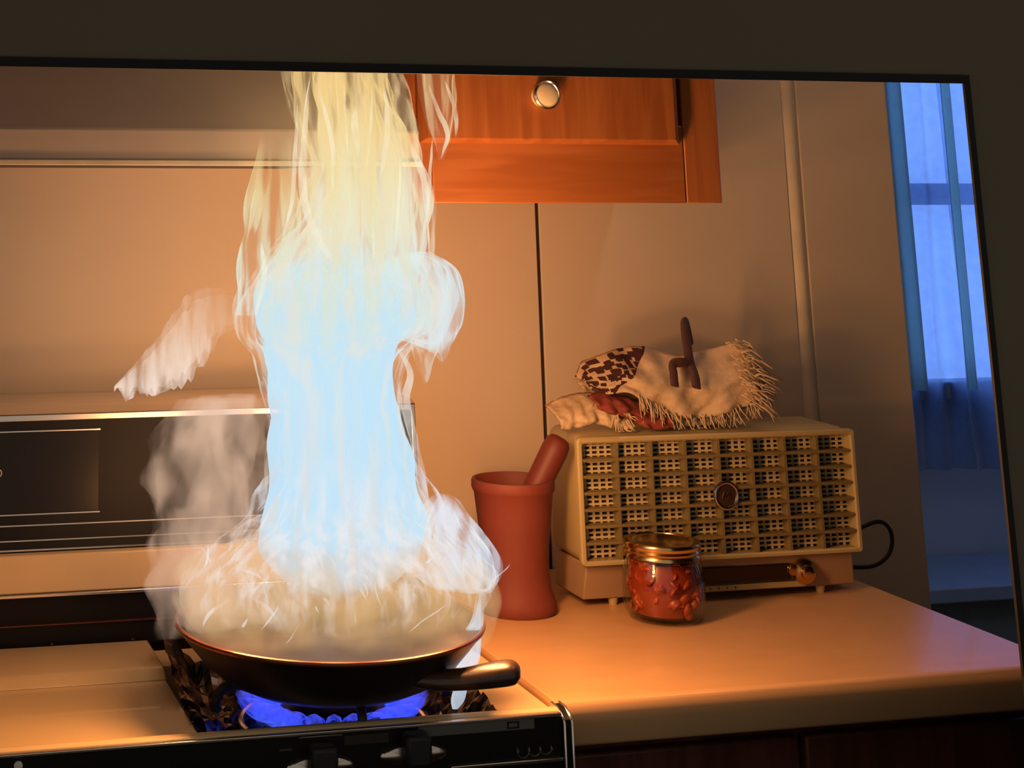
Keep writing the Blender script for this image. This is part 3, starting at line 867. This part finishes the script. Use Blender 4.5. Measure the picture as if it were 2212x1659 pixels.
for i, sh in enumerate((0.0, 0.016, 0.034)):
    link_mesh('flame_skirt', flame_loft(SKIRT, sh, 0.85, 1.665, 80 + i * 2, 0.012, ftop=0.05, fbot=0.035), fm_skirt, fire, fade=True, sharp=0)
link_mesh('flame_lick', flame_loft(DRIP, 0, 0.8, seed=41, rag=0.003, ftop=0.02), fm_skin, fire, fade=True, sharp=0)
link_mesh('flame_lick', flame_loft(STRAND, 0, 0.7, seed=43, rag=0.006, ftop=0.09), fm_body, fire, fade=True, sharp=0)
link_mesh('flame_lick', flame_loft(TOPR, 0, 0.6, seed=45, rag=0.004), fm_skin, fire, fade=True, sharp=0)
link_mesh('flame_lick', flame_loft(SPILL, 0, 0.7, 1.60, 47, 0.003, ftop=0.02), fm_white, fire, fade=True, sharp=0)
link_mesh('flame_lick', flame_loft(SPILL, 0.003, 0.7, 1.60, 48, 0.003), fm_white, fire, fade=True, sharp=0)
link_mesh('flame_lick', flame_loft(SPILL2, 0, 0.7, 1.60, 49, 0.002), fm_white, fire, fade=True, sharp=0)

# the wing of flame blown out to the left
WING = [(0.385, 1.308), (0.347, 1.310), (0.325, 1.297), (0.294, 1.256), (0.256, 1.216)]
WINGB = [(0.388, 1.270), (0.367, 1.262), (0.348, 1.236), (0.322, 1.215), (0.297, 1.205), (0.270, 1.212), (0.254, 1.213)]
for j in range(2):
    tp, bp_ = resample([(x, 0, z) for x, z in WING], 40), resample([(x, 0, z) for x, z in WINGB], 40)
    v, fa, n = [], [], 14
    for i in range(40):
        a, b = tp[i], bp_[i]
        c, h = (a + b) / 2, (a - b) / 2
        h = h * (1 - 0.3 * j)
        rg = 1 + 0.15 * noise.noise(Vector((i * 0.4, j * 5, 1)))
        dr_ = 0.022 * max(0, noise.noise(Vector((i * 0.62, 3.3 + j * 4, 7)))) * min(1, i / 8)
        for q in range(n):
            an = 2 * math.pi * q / n
            v.append((c.x + h.x * math.cos(an) * rg, FY + 0.014 * math.sin(an) * (1 - i / 44), c.z + h.z * math.cos(an) * rg - dr_ * max(0, -math.cos(an)) ** 2))
            fa.append(min(1, i / 16) * (0.55 + 0.45 * (1 - math.cos(an)) / 2))
    fs = [(i * n + q, i * n + (q + 1) % n, (i + 1) * n + (q + 1) % n, (i + 1) * n + q) for i in range(39) for q in range(n)]
    fs += [tuple(range(n - 1, -1, -1)), tuple(39 * n + q for q in range(n))]
    link_mesh('flame_wing', MB().add(v, fs, fa), fm_pink, fire, fade=True, sharp=0)

# glowing turbulent gas over the pan and to its left
link_mesh('glow_haze', flame_loft(HAZEL, 0, 0.6, FY, 60, 0.022, n=40, k=5), vol_tan, fire, sharp=0)
link_mesh('glow_haze', flame_loft(HAZEB, 0, 0.85, 1.66, 63, 0.010, n=32, k=4), vol_base, fire, sharp=0)


def wisp(pts, r, y=1.625, seed=0):
    P = smoothpath([(x, z) for x, z in pts], 6)
    m = len(P)
    Q, R, fd = [], [], []
    for i, (x, z) in enumerate(P):
        t = i / (m - 1)
        Q.append((x + 0.0008 * noise.noise(Vector((i * 0.5, seed, 0))), y + 0.01 * math.sin(t * 3 + seed), z))
        R.append(max(0.0003, r * math.sin(math.pi * (0.04 + 0.92 * t))))
        fd.append(min(1, 1.6 * math.sin(math.pi * t) + 0.08))
    link_mesh('flame_wisp', MB().tube(Q, R, 6, fd), fm_wisp, fire, fade=True, sharp=0)


K = 1.63 / 1.60      # the traced filaments lie 1.60 m out; set them at 1.63
def at163(p):
    return (p[0] * K, 1.41 + (p[1] - 1.41) * K)
LINES = [([(0.442, 1.526), (0.438, 1.462), (0.437, 1.406), (0.451, 1.364), (0.476, 1.327)], 0.0045), ([(0.495, 1.498), (0.491, 1.472), (0.492, 1.443)], 0.0042),
         ([(0.547, 1.463), (0.56, 1.43), (0.569, 1.401), (0.565, 1.368)], 0.0050), ([(0.365, 1.356), (0.37, 1.324), (0.364, 1.293), (0.369, 1.262)], 0.0028),
         ([(0.575, 1.521), (0.587, 1.492), (0.595, 1.468), (0.583, 1.442)], 0.0030), ([(0.594, 1.526), (0.6, 1.492), (0.598, 1.463)], 0.0026),
         ([(0.526, 1.259), (0.542, 1.232), (0.537, 1.205), (0.544, 1.174), (0.553, 1.147), (0.562, 1.125)], 0.0050),
         ([(0.388, 1.36), (0.395, 1.324), (0.385, 1.284)], 0.0030), ([(0.453, 1.519), (0.467, 1.462), (0.464, 1.406)], 0.0026),
         ([(0.43, 1.50), (0.425, 1.45), (0.42, 1.40), (0.41, 1.36)], 0.0024), ([(0.52, 1.52), (0.525, 1.47), (0.52, 1.42)], 0.0030)]
for i, (p, r) in enumerate(LINES):
    wisp([at163(q) for q in p], r, 1.63, i * 1.7)
rnd = random.Random(11)
for i in range(34):      # short curled wisps round the foot of the fire
    x = rnd.uniform(0.335, 0.625)
    z = rnd.uniform(0.990, 1.060) - abs(x - 0.48) * 0.05
    L = rnd.uniform(0.008, 0.028)
    b = rnd.gauss(0, 0.8)
    pts = [(x, z), (x + b * L * 0.35 + rnd.uniform(-.002, .002), z + L * 0.5), (x + b * L, z + L)]
    wisp(pts, rnd.uniform(0.0006, 0.0019), rnd.uniform(1.58, 1.66), i)
for i in range(9):      # upright streaks in the column
    x = rnd.uniform(0.44, 0.60)
    z = rnd.uniform(1.30, 1.50)
    L = rnd.uniform(0.05, 0.12)
    wisp([(x, z), (x + rnd.uniform(-.004, .004), z + L * 0.5), (x + rnd.uniform(-.006, .006), z + L)], rnd.uniform(0.0008, 0.0020), rnd.uniform(1.62, 1.66), 50 + i)

# the light the flames give: small orange sources spread through the outer flame
def flame_light(x, y, z, w):
    ld = bpy.data.lights.new('flame_light', 'POINT')
    ld.energy = w * FIRE_W
    ld.color = (1.0, 0.42, 0.125)
    ld.shadow_soft_size = 0.022
    lo = bpy.data.objects.new('flame_light', ld)
    COL.objects.link(lo)
    lo.location = Vector((x, y, z)) - Vector(fire.location)
    lo.parent = fire
for x, y, z, w in ((0.365, 1.615, 1.06, 2.8), (0.60, 1.635, 1.06, 2.6), (0.395, 1.63, 1.14, 1.2), (0.605, 1.635, 1.12, 2.9), (0.385, 1.63, 1.22, 0.5), (0.615, 1.635, 1.22, 3.9),
                   (0.48, 1.627, 1.10, 1.4), (0.47, 1.627, 1.18, 1.0), (0.44, 1.63, 1.36, 0.5), (0.61, 1.635, 1.32, 2.2), (0.52, 1.635, 1.47, 0.7)):
    flame_light(x, y, z, w)

# ------------------------------------------------------------------ mortar and pestle
mt = thing('mortar', (0.797, 1.955, CT), 'tall red clay mortar on the counter beside the fire', 'mortar')
prof = [(0.002, 0.0), (0.046, 0.0), (0.0485, 0.004), (0.047, 0.014), (0.0425, 0.026), (0.040, 0.045), (0.0415, 0.075), (0.0455, 0.110), (0.0485, 0.137), (0.0500, 0.1385),
        (0.0512, 0.142), (0.0512, 0.1485), (0.0500, 0.1515), (0.0465, 0.1515), (0.044, 0.146), (0.040, 0.10), (0.032, 0.05), (0.002, 0.035)]
link_mesh('bowl', MB().lathe(prof, (0.797, 1.955, CT), 56), M['terracotta'], mt)
ps = thing('pestle', (0.797, 1.955, 0.95), 'rounded red pestle leaning in the clay mortar', 'pestle')
a, b = Vector((0.772, 1.952, 0.962)), Vector((0.857, 1.940, 1.110))
pq = [a.lerp(b, t) for t in (0, 0.15, 0.4, 0.7, 0.9, 0.96, 0.99, 1.0)]
link_mesh('rod', MB().tube(pq, [0.0165, 0.0165, 0.0155, 0.016, 0.0165, 0.0152, 0.0115, 0.005], 24), M['pestle'], ps)

# ------------------------------------------------------------------ radio
RY = 1.937
rd = thing('radio', (1.07, 1.99, CT), 'cream vintage tabletop radio with square lattice grille on the counter', 'radio')
RX0, RX1, RZ0, RZ1 = 0.877, 1.266, 0.9600, 1.1085
RB = 2.045
def rring(x0, x1, z0, z1, y, rr=0.010, n=5):
    out = []
    for cx_, cz_, a0 in ((x1 - rr, z1 - rr, 0), (x0 + rr, z1 - rr, 90), (x0 + rr, z0 + rr, 180), (x1 - rr, z0 + rr, 270)):
        for i in range(n):
            an = math.radians(a0 + 90 * i / (n - 1))
            out.append((cx_ + rr * math.cos(an), y, cz_ + rr * math.sin(an)))
    return out
# case: front rim, recessed grille seat, tapering back
fr = 0.0075
rings = [rring(RX0 + fr, RX1 - fr, RZ0 + 0.005, RZ1 - fr, RY + 0.022, 0.002), rring(RX0 + fr, RX1 - fr, RZ0 + 0.005, RZ1 - fr, RY + 0.002, 0.002), rring(RX0 + fr - 0.002, RX1 - fr + 0.002, RZ0 + 0.003, RZ1 - fr + 0.002, RY, 0.003),
         rring(RX0 + 0.002, RX1 - 0.002, RZ0, RZ1 - 0.002, RY, 0.004), rring(RX0, RX1, RZ0 - 0.001, RZ1, RY + 0.002, 0.006), rring(RX0, RX1, RZ0 - 0.001, RZ1, RY + 0.008, 0.007),
         rring(RX0 + 0.004, RX1 - 0.004, RZ0, RZ1 - 0.003, RY + 0.011, 0.008), rring(RX0 + 0.004, RX1 - 0.004, RZ0, RZ1 + 0.001, RY + 0.020, 0.010), rring(RX0 + 0.005, RX1 - 0.005, RZ0, RZ1 + 0.003, RB - 0.012, 0.014), rring(RX0 + 0.012, RX1 - 0.012, RZ0 + 0.004, RZ1 - 0.004, RB, 0.014)]
mb = MB()
v = [p for r in rings for p in r]
n = len(rings[0])
fs = [(i * n + q, i * n + (q + 1) % n, (i + 1) * n + (q + 1) % n, (i + 1) * n + q) for i in range(len(rings) - 1) for q in range(n)]
fs += [tuple((len(rings) - 1) * n + q for q in range(n))]
mb.add(v, fs)
link_mesh('case', mb, M['radio'], rd)
GX0, GX1, GZ0, GZ1 = RX0 + fr, RX1 - fr, RZ0 + 0.0055, RZ1 - fr
link_mesh('speaker_cloth', MB().box(GX0, GX1, RY + 0.0205, RY + 0.024, GZ0, GZ1), M['grilleback'], rd, smooth=False)
cw, rh = (GX1 - GX0) / 8, (GZ1 - GZ0) / 7
mb = MB()
pw = 0.0013
for i in range(8):
    for q in range(4):
        x = GX0 + cw * i + cw * (q + 0.9) / 4.8
        mb.box(x - pw, x + pw, RY + 0.0165, RY + 0.0190, GZ0, GZ1)
for j in range(7):
    for q in range(3):
        z = GZ0 + rh * j + rh * (q + 0.75) / 3.5
        mb.box(GX0, GX1, RY + 0.0160, RY + 0.0185, z - pw * 0.9, z + pw * 0.9)
link_mesh('perforated_plate', mb, M['perf'], rd, smooth=False)
for i in range(1, 8):
    x = GX0 + cw * i
    link_mesh('grille_bar', MB().box(x - 0.0018, x + 0.0018, RY + 0.0025, RY + 0.0190, GZ0, GZ1), M['grille'], rd, smooth=False)
for j in range(1, 7):
    z = GZ0 + rh * j
    link_mesh('grille_bar', MB().box(GX0, GX1, RY + 0.0012, RY + 0.0190, z - 0.0016, z + 0.0016), M['grille'], rd, smooth=False)
# lower body with dial
bz0, bz1 = 0.9185, 0.9600
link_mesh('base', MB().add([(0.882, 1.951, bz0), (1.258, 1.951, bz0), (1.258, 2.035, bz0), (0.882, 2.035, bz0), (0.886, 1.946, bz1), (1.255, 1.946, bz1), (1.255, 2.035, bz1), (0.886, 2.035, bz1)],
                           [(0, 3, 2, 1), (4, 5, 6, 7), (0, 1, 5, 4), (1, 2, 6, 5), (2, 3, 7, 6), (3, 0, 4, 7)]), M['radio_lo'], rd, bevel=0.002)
link_mesh('dial', MB().box(0.985, 1.164, 1.9435, 1.952, 0.9300, 0.9490), M['dial'], rd, bevel=0.001)
link_mesh('scale_strip', MB().box(0.985, 1.185, 1.9455, 1.952, 0.9205, 0.9275), M['radio'], rd, bevel=0.0008)
for i in range(5):
    x = 1.040 + i * 0.0115
    link_mesh('scale_mark', MB().tube([(x - 0.001, 1.945, 0.9252), (x, 1.945, 0.9232), (x + 0.001, 1.945, 0.9252)], 0.0005, 5), M['emblem'], rd)
link_mesh('volume_knob', MB().lathe([(0.0075, 0), (0.0075, 0.006), (0.006, 0.008), (0.002, 0.0085)], (1.166, 1.948, 0.9415), 24, 'y'), M['brass'], rd)
tk = link_mesh('tuning_knob', MB().lathe([(0.0155, 0), (0.0155, 0.004), (0.0145, 0.007), (0.009, 0.010), (0.0085, 0.0145), (0.006, 0.016), (0.002, 0.0163)], (1.183, 1.948, 0.9385), 32, 'y'), M['brass'], rd)
for x in (0.925, 1.212):
    for y in (1.958, 2.022):
        link_mesh('foot', MB().lathe([(0.005, 0), (0.0065, 0.0085)], (x, y, CT), 14), M['radio'], rd)
# round emblem at the middle of the grille
ex, ez = GX0 + cw * 4.1, GZ0 + rh * 3.55
em = link_mesh('emblem', MB().lathe([(0.0125, 0), (0.0125, 0.004), (0.002, 0.0045)], (ex, RY + 0.003, ez), 32, 'y'), M['emblem'], rd)
ring = [(ex + 0.0155 * math.cos(2 * math.pi * k / 40), RY - 0.001, ez + 0.0155 * math.sin(2 * math.pi * k / 40)) for k in range(41)]
link_mesh('emblem_ring', MB().tube(ring, 0.0024, 8), M['silver'], em)
link_mesh('emblem_mark', MB().tube([(ex - 0.006, RY - 0.0018, ez - 0.004), (ex - 0.003, RY - 0.0018, ez + 0.004), (ex, RY - 0.0018, ez - 0.001), (ex + 0.003, RY - 0.0018, ez + 0.004), (ex + 0.006, RY - 0.0018, ez - 0.004)], 0.0009, 6), M['silver'], em)
# power cord: a loop standing out at the right, and a bend behind the mortar at the left
cp = smoothpath([(1.25, 2.050, 0.930), (1.290, 2.055, 0.939), (1.335, 2.06, 0.958), (1.372, 2.06, 0.968), (1.388, 2.058, 0.955), (1.382, 2.055, 0.930), (1.352, 2.05, 0.9150), (1.31, 2.06, 0.9135), (1.26, 2.075, 0.9135)], 8)
link_mesh('power_cord', MB().tube(cp, 0.0028, 8), M['cord'], rd)

# ------------------------------------------------------------------ folded cloth on the radio
def cloth_sheet(name, top, bot, y0, y1, bulge, mat, parent, nu=56, nv=22, wr=0.005, solid=0.0025, seed=0.0):
    T, Bo = resample([(x, 0, z) for x, z in top], nu), resample([(x, 0, z) for x, z in bot], nu)
    mb = MB()
    cu, cv = [], []
    for j in range(nv):
        for i in range(nu):
            u, t = i / (nu - 1), j / (nv - 1)
            p = T[i].lerp(Bo[i], t)
            y = y0 + (y1 - y0) * t - bulge * math.sin(math.pi * min(1, t * 0.9 + 0.05))
            y += wr * noise.noise(Vector((u * 7 + seed, t * 3, seed))) * 2 + wr * noise.noise(Vector((u * 18 + t * 8, t * 5, seed + 4)))
            mb.v.append((p.x, y, p.z + 0.0015 * noise.noise(Vector((u * 10, t * 6, seed)))))
            mb.a.append(1.0)
            cu.append(u)
            cv.append(t)
    for j in range(nv - 1):
        for i in range(nu - 1):
            mb.f.append((j * nu + i, j * nu + i + 1, (j + 1) * nu + i + 1, (j + 1) * nu + i))
    o = link_mesh(name, mb, mat, parent, solid=solid, sharp=0)
    for key, val in (('cu', cu), ('cv', cv)):
        at_ = o.data.attributes.new(key, 'FLOAT', 'POINT')
        at_.data.foreach_set('value', val)
    return T, Bo


RT = RZ1 + 0.0035
cl = thing('folded_cloth', (1.04, 1.99, RT), 'folded cream woven cloth with frayed fringe and dark figured end on the radio', 'cloth')
top = [(0.906, 1.174), (0.925, 1.195), (0.964, 1.207), (1.005, 1.210), (1.035, 1.200), (1.062, 1.199), (1.104, 1.205), (1.143, 1.216)]
bot = [(0.904, 1.170), (0.914, 1.162), (0.934, 1.157), (0.959, 1.158), (0.994, 1.139), (1.028, 1.126), (1.063, 1.125), (1.094, 1.131), (1.142, 1.142)]
T, Bo = cloth_sheet('front_fold', top, bot, 2.000, 1.960, 0.018, M['pattern'], cl)
cloth_sheet('back_fold', [(x + 0.012, z - 0.004) for x, z in top], [(x + 0.02, max(z - 0.012, RT + 0.003)) for x, z in bot], 2.012, 2.010, -0.012, M['cream_cloth'], cl, seed=5)
cloth_sheet('lining', [(0.96, 1.150), (1.02, 1.135), (1.08, 1.134), (1.135, 1.140)], [(0.97, 1.132), (1.02, RT + 0.003), (1.075, RT + 0.002), (1.118, RT + 0.006)], 1.985, 1.972, 0.006, M['shade_cloth'], cl, nu=30, nv=10, seed=8)
cloth_sheet('red_fold', [(0.913, 1.153), (0.934, 1.157), (0.968, 1.149), (1.010, 1.136)], [(0.915, 1.140), (0.957, 1.127), (0.985, RT + 0.002), (1.020, RT + 0.002)], 1.980, 1.955, 0.012, M['red_cloth'], cl, nu=30, nv=12, seed=11)
cloth_sheet('rolled_end', [(0.862, 1.140), (0.884, 1.149), (0.913, 1.154), (0.934, 1.151), (0.957, 1.134)], [(0.866, RT + 0.004), (0.890, RT + 0.006), (0.915, RT + 0.010), (0.935, RT + 0.004), (0.960, RT + 0.002)], 2.000, 1.962, 0.020, M['cream_cloth'], cl, nu=34, nv=16, wr=0.005, seed=14)
rnd = random.Random(5)
mb = MB()
def strand(p, d, L, r=0.0010):
    P, R = [], []
    sx, sy = rnd.uniform(-.3, .3), rnd.uniform(-.3, .3)
    for i in range(5):
        t = i / 4
        q = Vector(p) + Vector(d) * L * t + Vector((sx * L * t * t, sy * L * t * t, -0.5 * L * t * t + 0.0012 * math.sin(t * 7 + sx * 9)))
        q.z = max(q.z, RT + 0.001)
        P.append(q)
        R.append(r * (1 - 0.55 * t))
    mb.tube(P, R, 5)
for i in range(110):          # along the lower edge
    u = rnd.uniform(0.30, 1.0)
    p = Bo[min(55, int(u * 55))]
    strand((p.x, 1.957 + rnd.uniform(-.004, .004), p.z + rnd.uniform(0, .006)), (rnd.uniform(-.5, .5), -0.5, -0.8), rnd.uniform(0.008, 0.018))
for i in range(90):           # along the right edge
    t = rnd.random()
    p = T[55].lerp(Bo[55], t)
    strand((p.x - rnd.uniform(0, .03), 1.986 - 0.040 * t - 0.012 * math.sin(math.pi * t) + rnd.uniform(-.004, .002), p.z + rnd.uniform(-.003, .004)), (0.9, -0.25, rnd.uniform(-.6, .4)), rnd.uniform(0.014, 0.032), 0.0012)
for i in range(60):           # the far layer's fringe, hanging out behind to the right
    t = rnd.random()
    strand((1.155 + rnd.uniform(0, .025), 2.010 + rnd.uniform(-.01, .01), 1.195 - 0.055 * t), (0.8, 0.1, rnd.uniform(-.9, .1)), rnd.uniform(0.02, 0.040), 0.0013)
for i in range(40):           # the rolled end's tuft
    a = rnd.uniform(0, 6.28)
    strand((0.948 + 0.008 * math.cos(a), 1.956, 1.128 + 0.007 * math.sin(a)), (math.cos(a) * 0.6, -0.5, math.sin(a) * 0.6 - 0.3), rnd.uniform(0.008, 0.018), 0.0013)
fo = link_mesh('fringe', mb, M['cream_cloth'], cl, sharp=0)
fo['kind'] = 'stuff'
sp_ = [(1.084, 2.022, 1.208), (1.072, 2.006, 1.232), (1.062, 1.990, 1.240), (1.057, 1.980, 1.222), (1.053, 1.967, 1.196), (1.049, 1.948, 1.178), (1.045, 1.938, 1.164)]
link_mesh('strap', MB().tube(smoothpath(sp_, 5), 0.0068, 10, flat=0.35), M['strap'], cl)
link_mesh('strap', MB().tube(smoothpath([(1.051, 1.960, 1.191), (1.036, 1.955, 1.1935), (1.022, 1.953, 1.192), (1.0185, 1.946, 1.180), (1.015, 1.938, 1.167)], 5), 0.0060, 10, flat=0.35), M['strap'], cl)

# ------------------------------------------------------------------ jar
JX, JY = 0.957, 1.884
jr = thing('mason_jar', (JX, JY, CT), 'squat glass jar of dried red tomatoes with a golden screw lid', 'jar')
go = [(0.002, 0.0), (0.036, 0.0), (0.0425, 0.003), (0.0470, 0.010), (0.0485, 0.022), (0.0485, 0.040), (0.0475, 0.052), (0.0445, 0.062), (0.0425, 0.067), (0.0422, 0.074)]
gi = [(0.0398, 0.074), (0.0400, 0.067), (0.042, 0.061), (0.0450, 0.051), (0.0460, 0.040), (0.0460, 0.022), (0.0445, 0.011), (0.040, 0.006), (0.002, 0.005)]
link_mesh('glass', MB().lathe(go + gi, (JX, JY, CT), 56, cap=False), M['glass'], jr, sharp=60)
rnd = random.Random(3)
mb = MB()
for i in range(260):
    z = rnd.uniform(0.012, 0.066)
    rm = 0.0405 if z < 0.050 else 0.035
    a, q = rnd.uniform(0, 6.28), rm * math.sqrt(rnd.uniform(0.5, 1.0))
    c = Vector((JX + q * math.cos(a), JY + q * math.sin(a), CT + z))
    ax = Vector((rnd.uniform(-1, 1), rnd.uniform(-1, 1), rnd.uniform(-1, 1))).normalized()
    L = rnd.uniform(0.008, 0.017)
    P = [c - ax * L * 0.6, c - ax * L * 0.3, c + ax * L * 0.1 + Vector((0, 0, 0.001)), c + ax * L * 0.5]
    mb.tube(P, [L * 0.2, L * 0.5, L * 0.45, L * 0.15], 6, flat=0.4, ref=(rnd.uniform(-1, 1), rnd.uniform(-1, 1), 0.3))
to = link_mesh('tomatoes', mb, M['tomato'], jr, sharp=0)
to['kind'] = 'stuff'
link_mesh('oil', MB().lathe([(0.002, 0.007), (0.036, 0.008), (0.0395, 0.03), (0.0385, 0.05), (0.033, 0.064), (0.002, 0.067)], (JX, JY, CT), 32), M['oil'], jr)
link_mesh('lid_band', MB().lathe([(0.0440, 0.0700), (0.0462, 0.0705), (0.0462, 0.0735), (0.0446, 0.0755), (0.0462, 0.0780), (0.0446, 0.0805), (0.0462, 0.0830), (0.0462, 0.0865), (0.0450, 0.0880), (0.0400, 0.0882), (0.0395, 0.0870)], (JX, JY, CT), 56, cap=False), M['lid'], jr)
link_mesh('lid_disc', MB().lathe([(0.040, 0.0860), (0.0395, 0.0872), (0.034, 0.0872), (0.032, 0.0864), (0.002, 0.0864)], (JX, JY, CT), 48), M['lid'], jr)

# ------------------------------------------------------------------ unseen ceiling lamp, added to fill the right side
lp = thing('fill_lamp', (1.30, 1.74, 2.3), 'added round fill lamp on the ceiling over the counter', 'lamp')
link_mesh('plate', MB().lathe([(0.11, 0.0), (0.11, -0.015), (0.08, -0.02)], (1.30, 1.74, 2.30), 32), M['brass'], lp)
gm, nt_, out_ = new_mat('fill_lamp_glass')
em_ = N(nt_, 'ShaderNodeEmission')
em_.inputs['Color'].default_value = (1.0, 0.68, 0.46, 1)
em_.inputs['Strength'].default_value = FILL_LAMP_W
nt_.links.new(em_.outputs[0], out_.inputs['Surface'])
link_mesh('shade', MB().lathe([(0.10, -0.015), (0.105, -0.04), (0.09, -0.075), (0.05, -0.10), (0.004, -0.106)], (1.30, 1.74, 2.30), 32), gm, lp)

# ------------------------------------------------------------------ curtains and bench in the far room
def curtain(name, x0, x1, y, z0, z1, folds, amp, mat, label, seed):
    o = link_mesh(name, MB().grid(lambda u, t: (x0 + (x1 - x0) * u + 0.012 * noise.noise(Vector((u * 6, t * 4, seed))) * (1 - t), y + amp * math.sin(u * folds * 2 * math.pi + 1.2 * math.sin(t * 2 + seed)), z0 + (z1 - z0) * t), 90, 24),
                  mat, solid=0.0015, sharp=0, at=((x0 + x1) / 2, y, z0))
    return tag(o, label, 'curtain')


curtain('sheer_curtain', 2.28, 2.48, 3.32, 0.80, 1.98, 3, 0.012, M['sheer'], 'sheer blue curtain in front of the far window', 2.0)
curtain('sheer_curtain', 2.45, 2.92, 3.29, 0.80, 1.98, 4, 0.016, M['sheer'], 'overlapping right sheer curtain by the television bezel', 6.0)
ch = link_mesh('curtain_hem', MB().grid(lambda u, t: (2.268 + 0.038 * u, 3.24 + 0.008 * math.sin(u * 6), 0.98 + 1.0 * t), 10, 12), M['sheer2'], solid=0.002, sharp=0, at=(2.287, 3.24, 0.98))
tag(ch, 'narrow grey green curtain strip at the wall edge', 'curtain')
ch = link_mesh('curtain_hem', MB().grid(lambda u, t: (2.402 + 0.022 * u + 0.006 * t, 3.23 + 0.006 * math.sin(u * 6), 0.98 + 1.0 * t), 10, 12), M['sheer2'], solid=0.002, sharp=0, at=(2.415, 3.23, 0.98))
tag(ch, 'narrow grey green curtain strip between the two sheer curtains', 'curtain')
rod = link_mesh('curtain_rod', MB().tube([(2.20, 3.27, 1.985), (3.05, 3.27, 1.985)], 0.010, 12), M['winframe'], at=(2.6, 3.27, 1.985))
tag(rod, 'curtain rod above the far window', 'rod')
bn = thing('bench', (2.6, 3.2, 0.0), 'dim blue grey bench under the far window', 'bench')
link_mesh('seat', MB().box(2.10, 3.20, 3.12, 3.39, 0.575, 0.605), M['winframe'], bn, bevel=0.004)
link_mesh('front', MB().box(2.12, 3.18, 3.16, 3.39, 0.0, 0.575), M['bench'], bn, bevel=0.003)
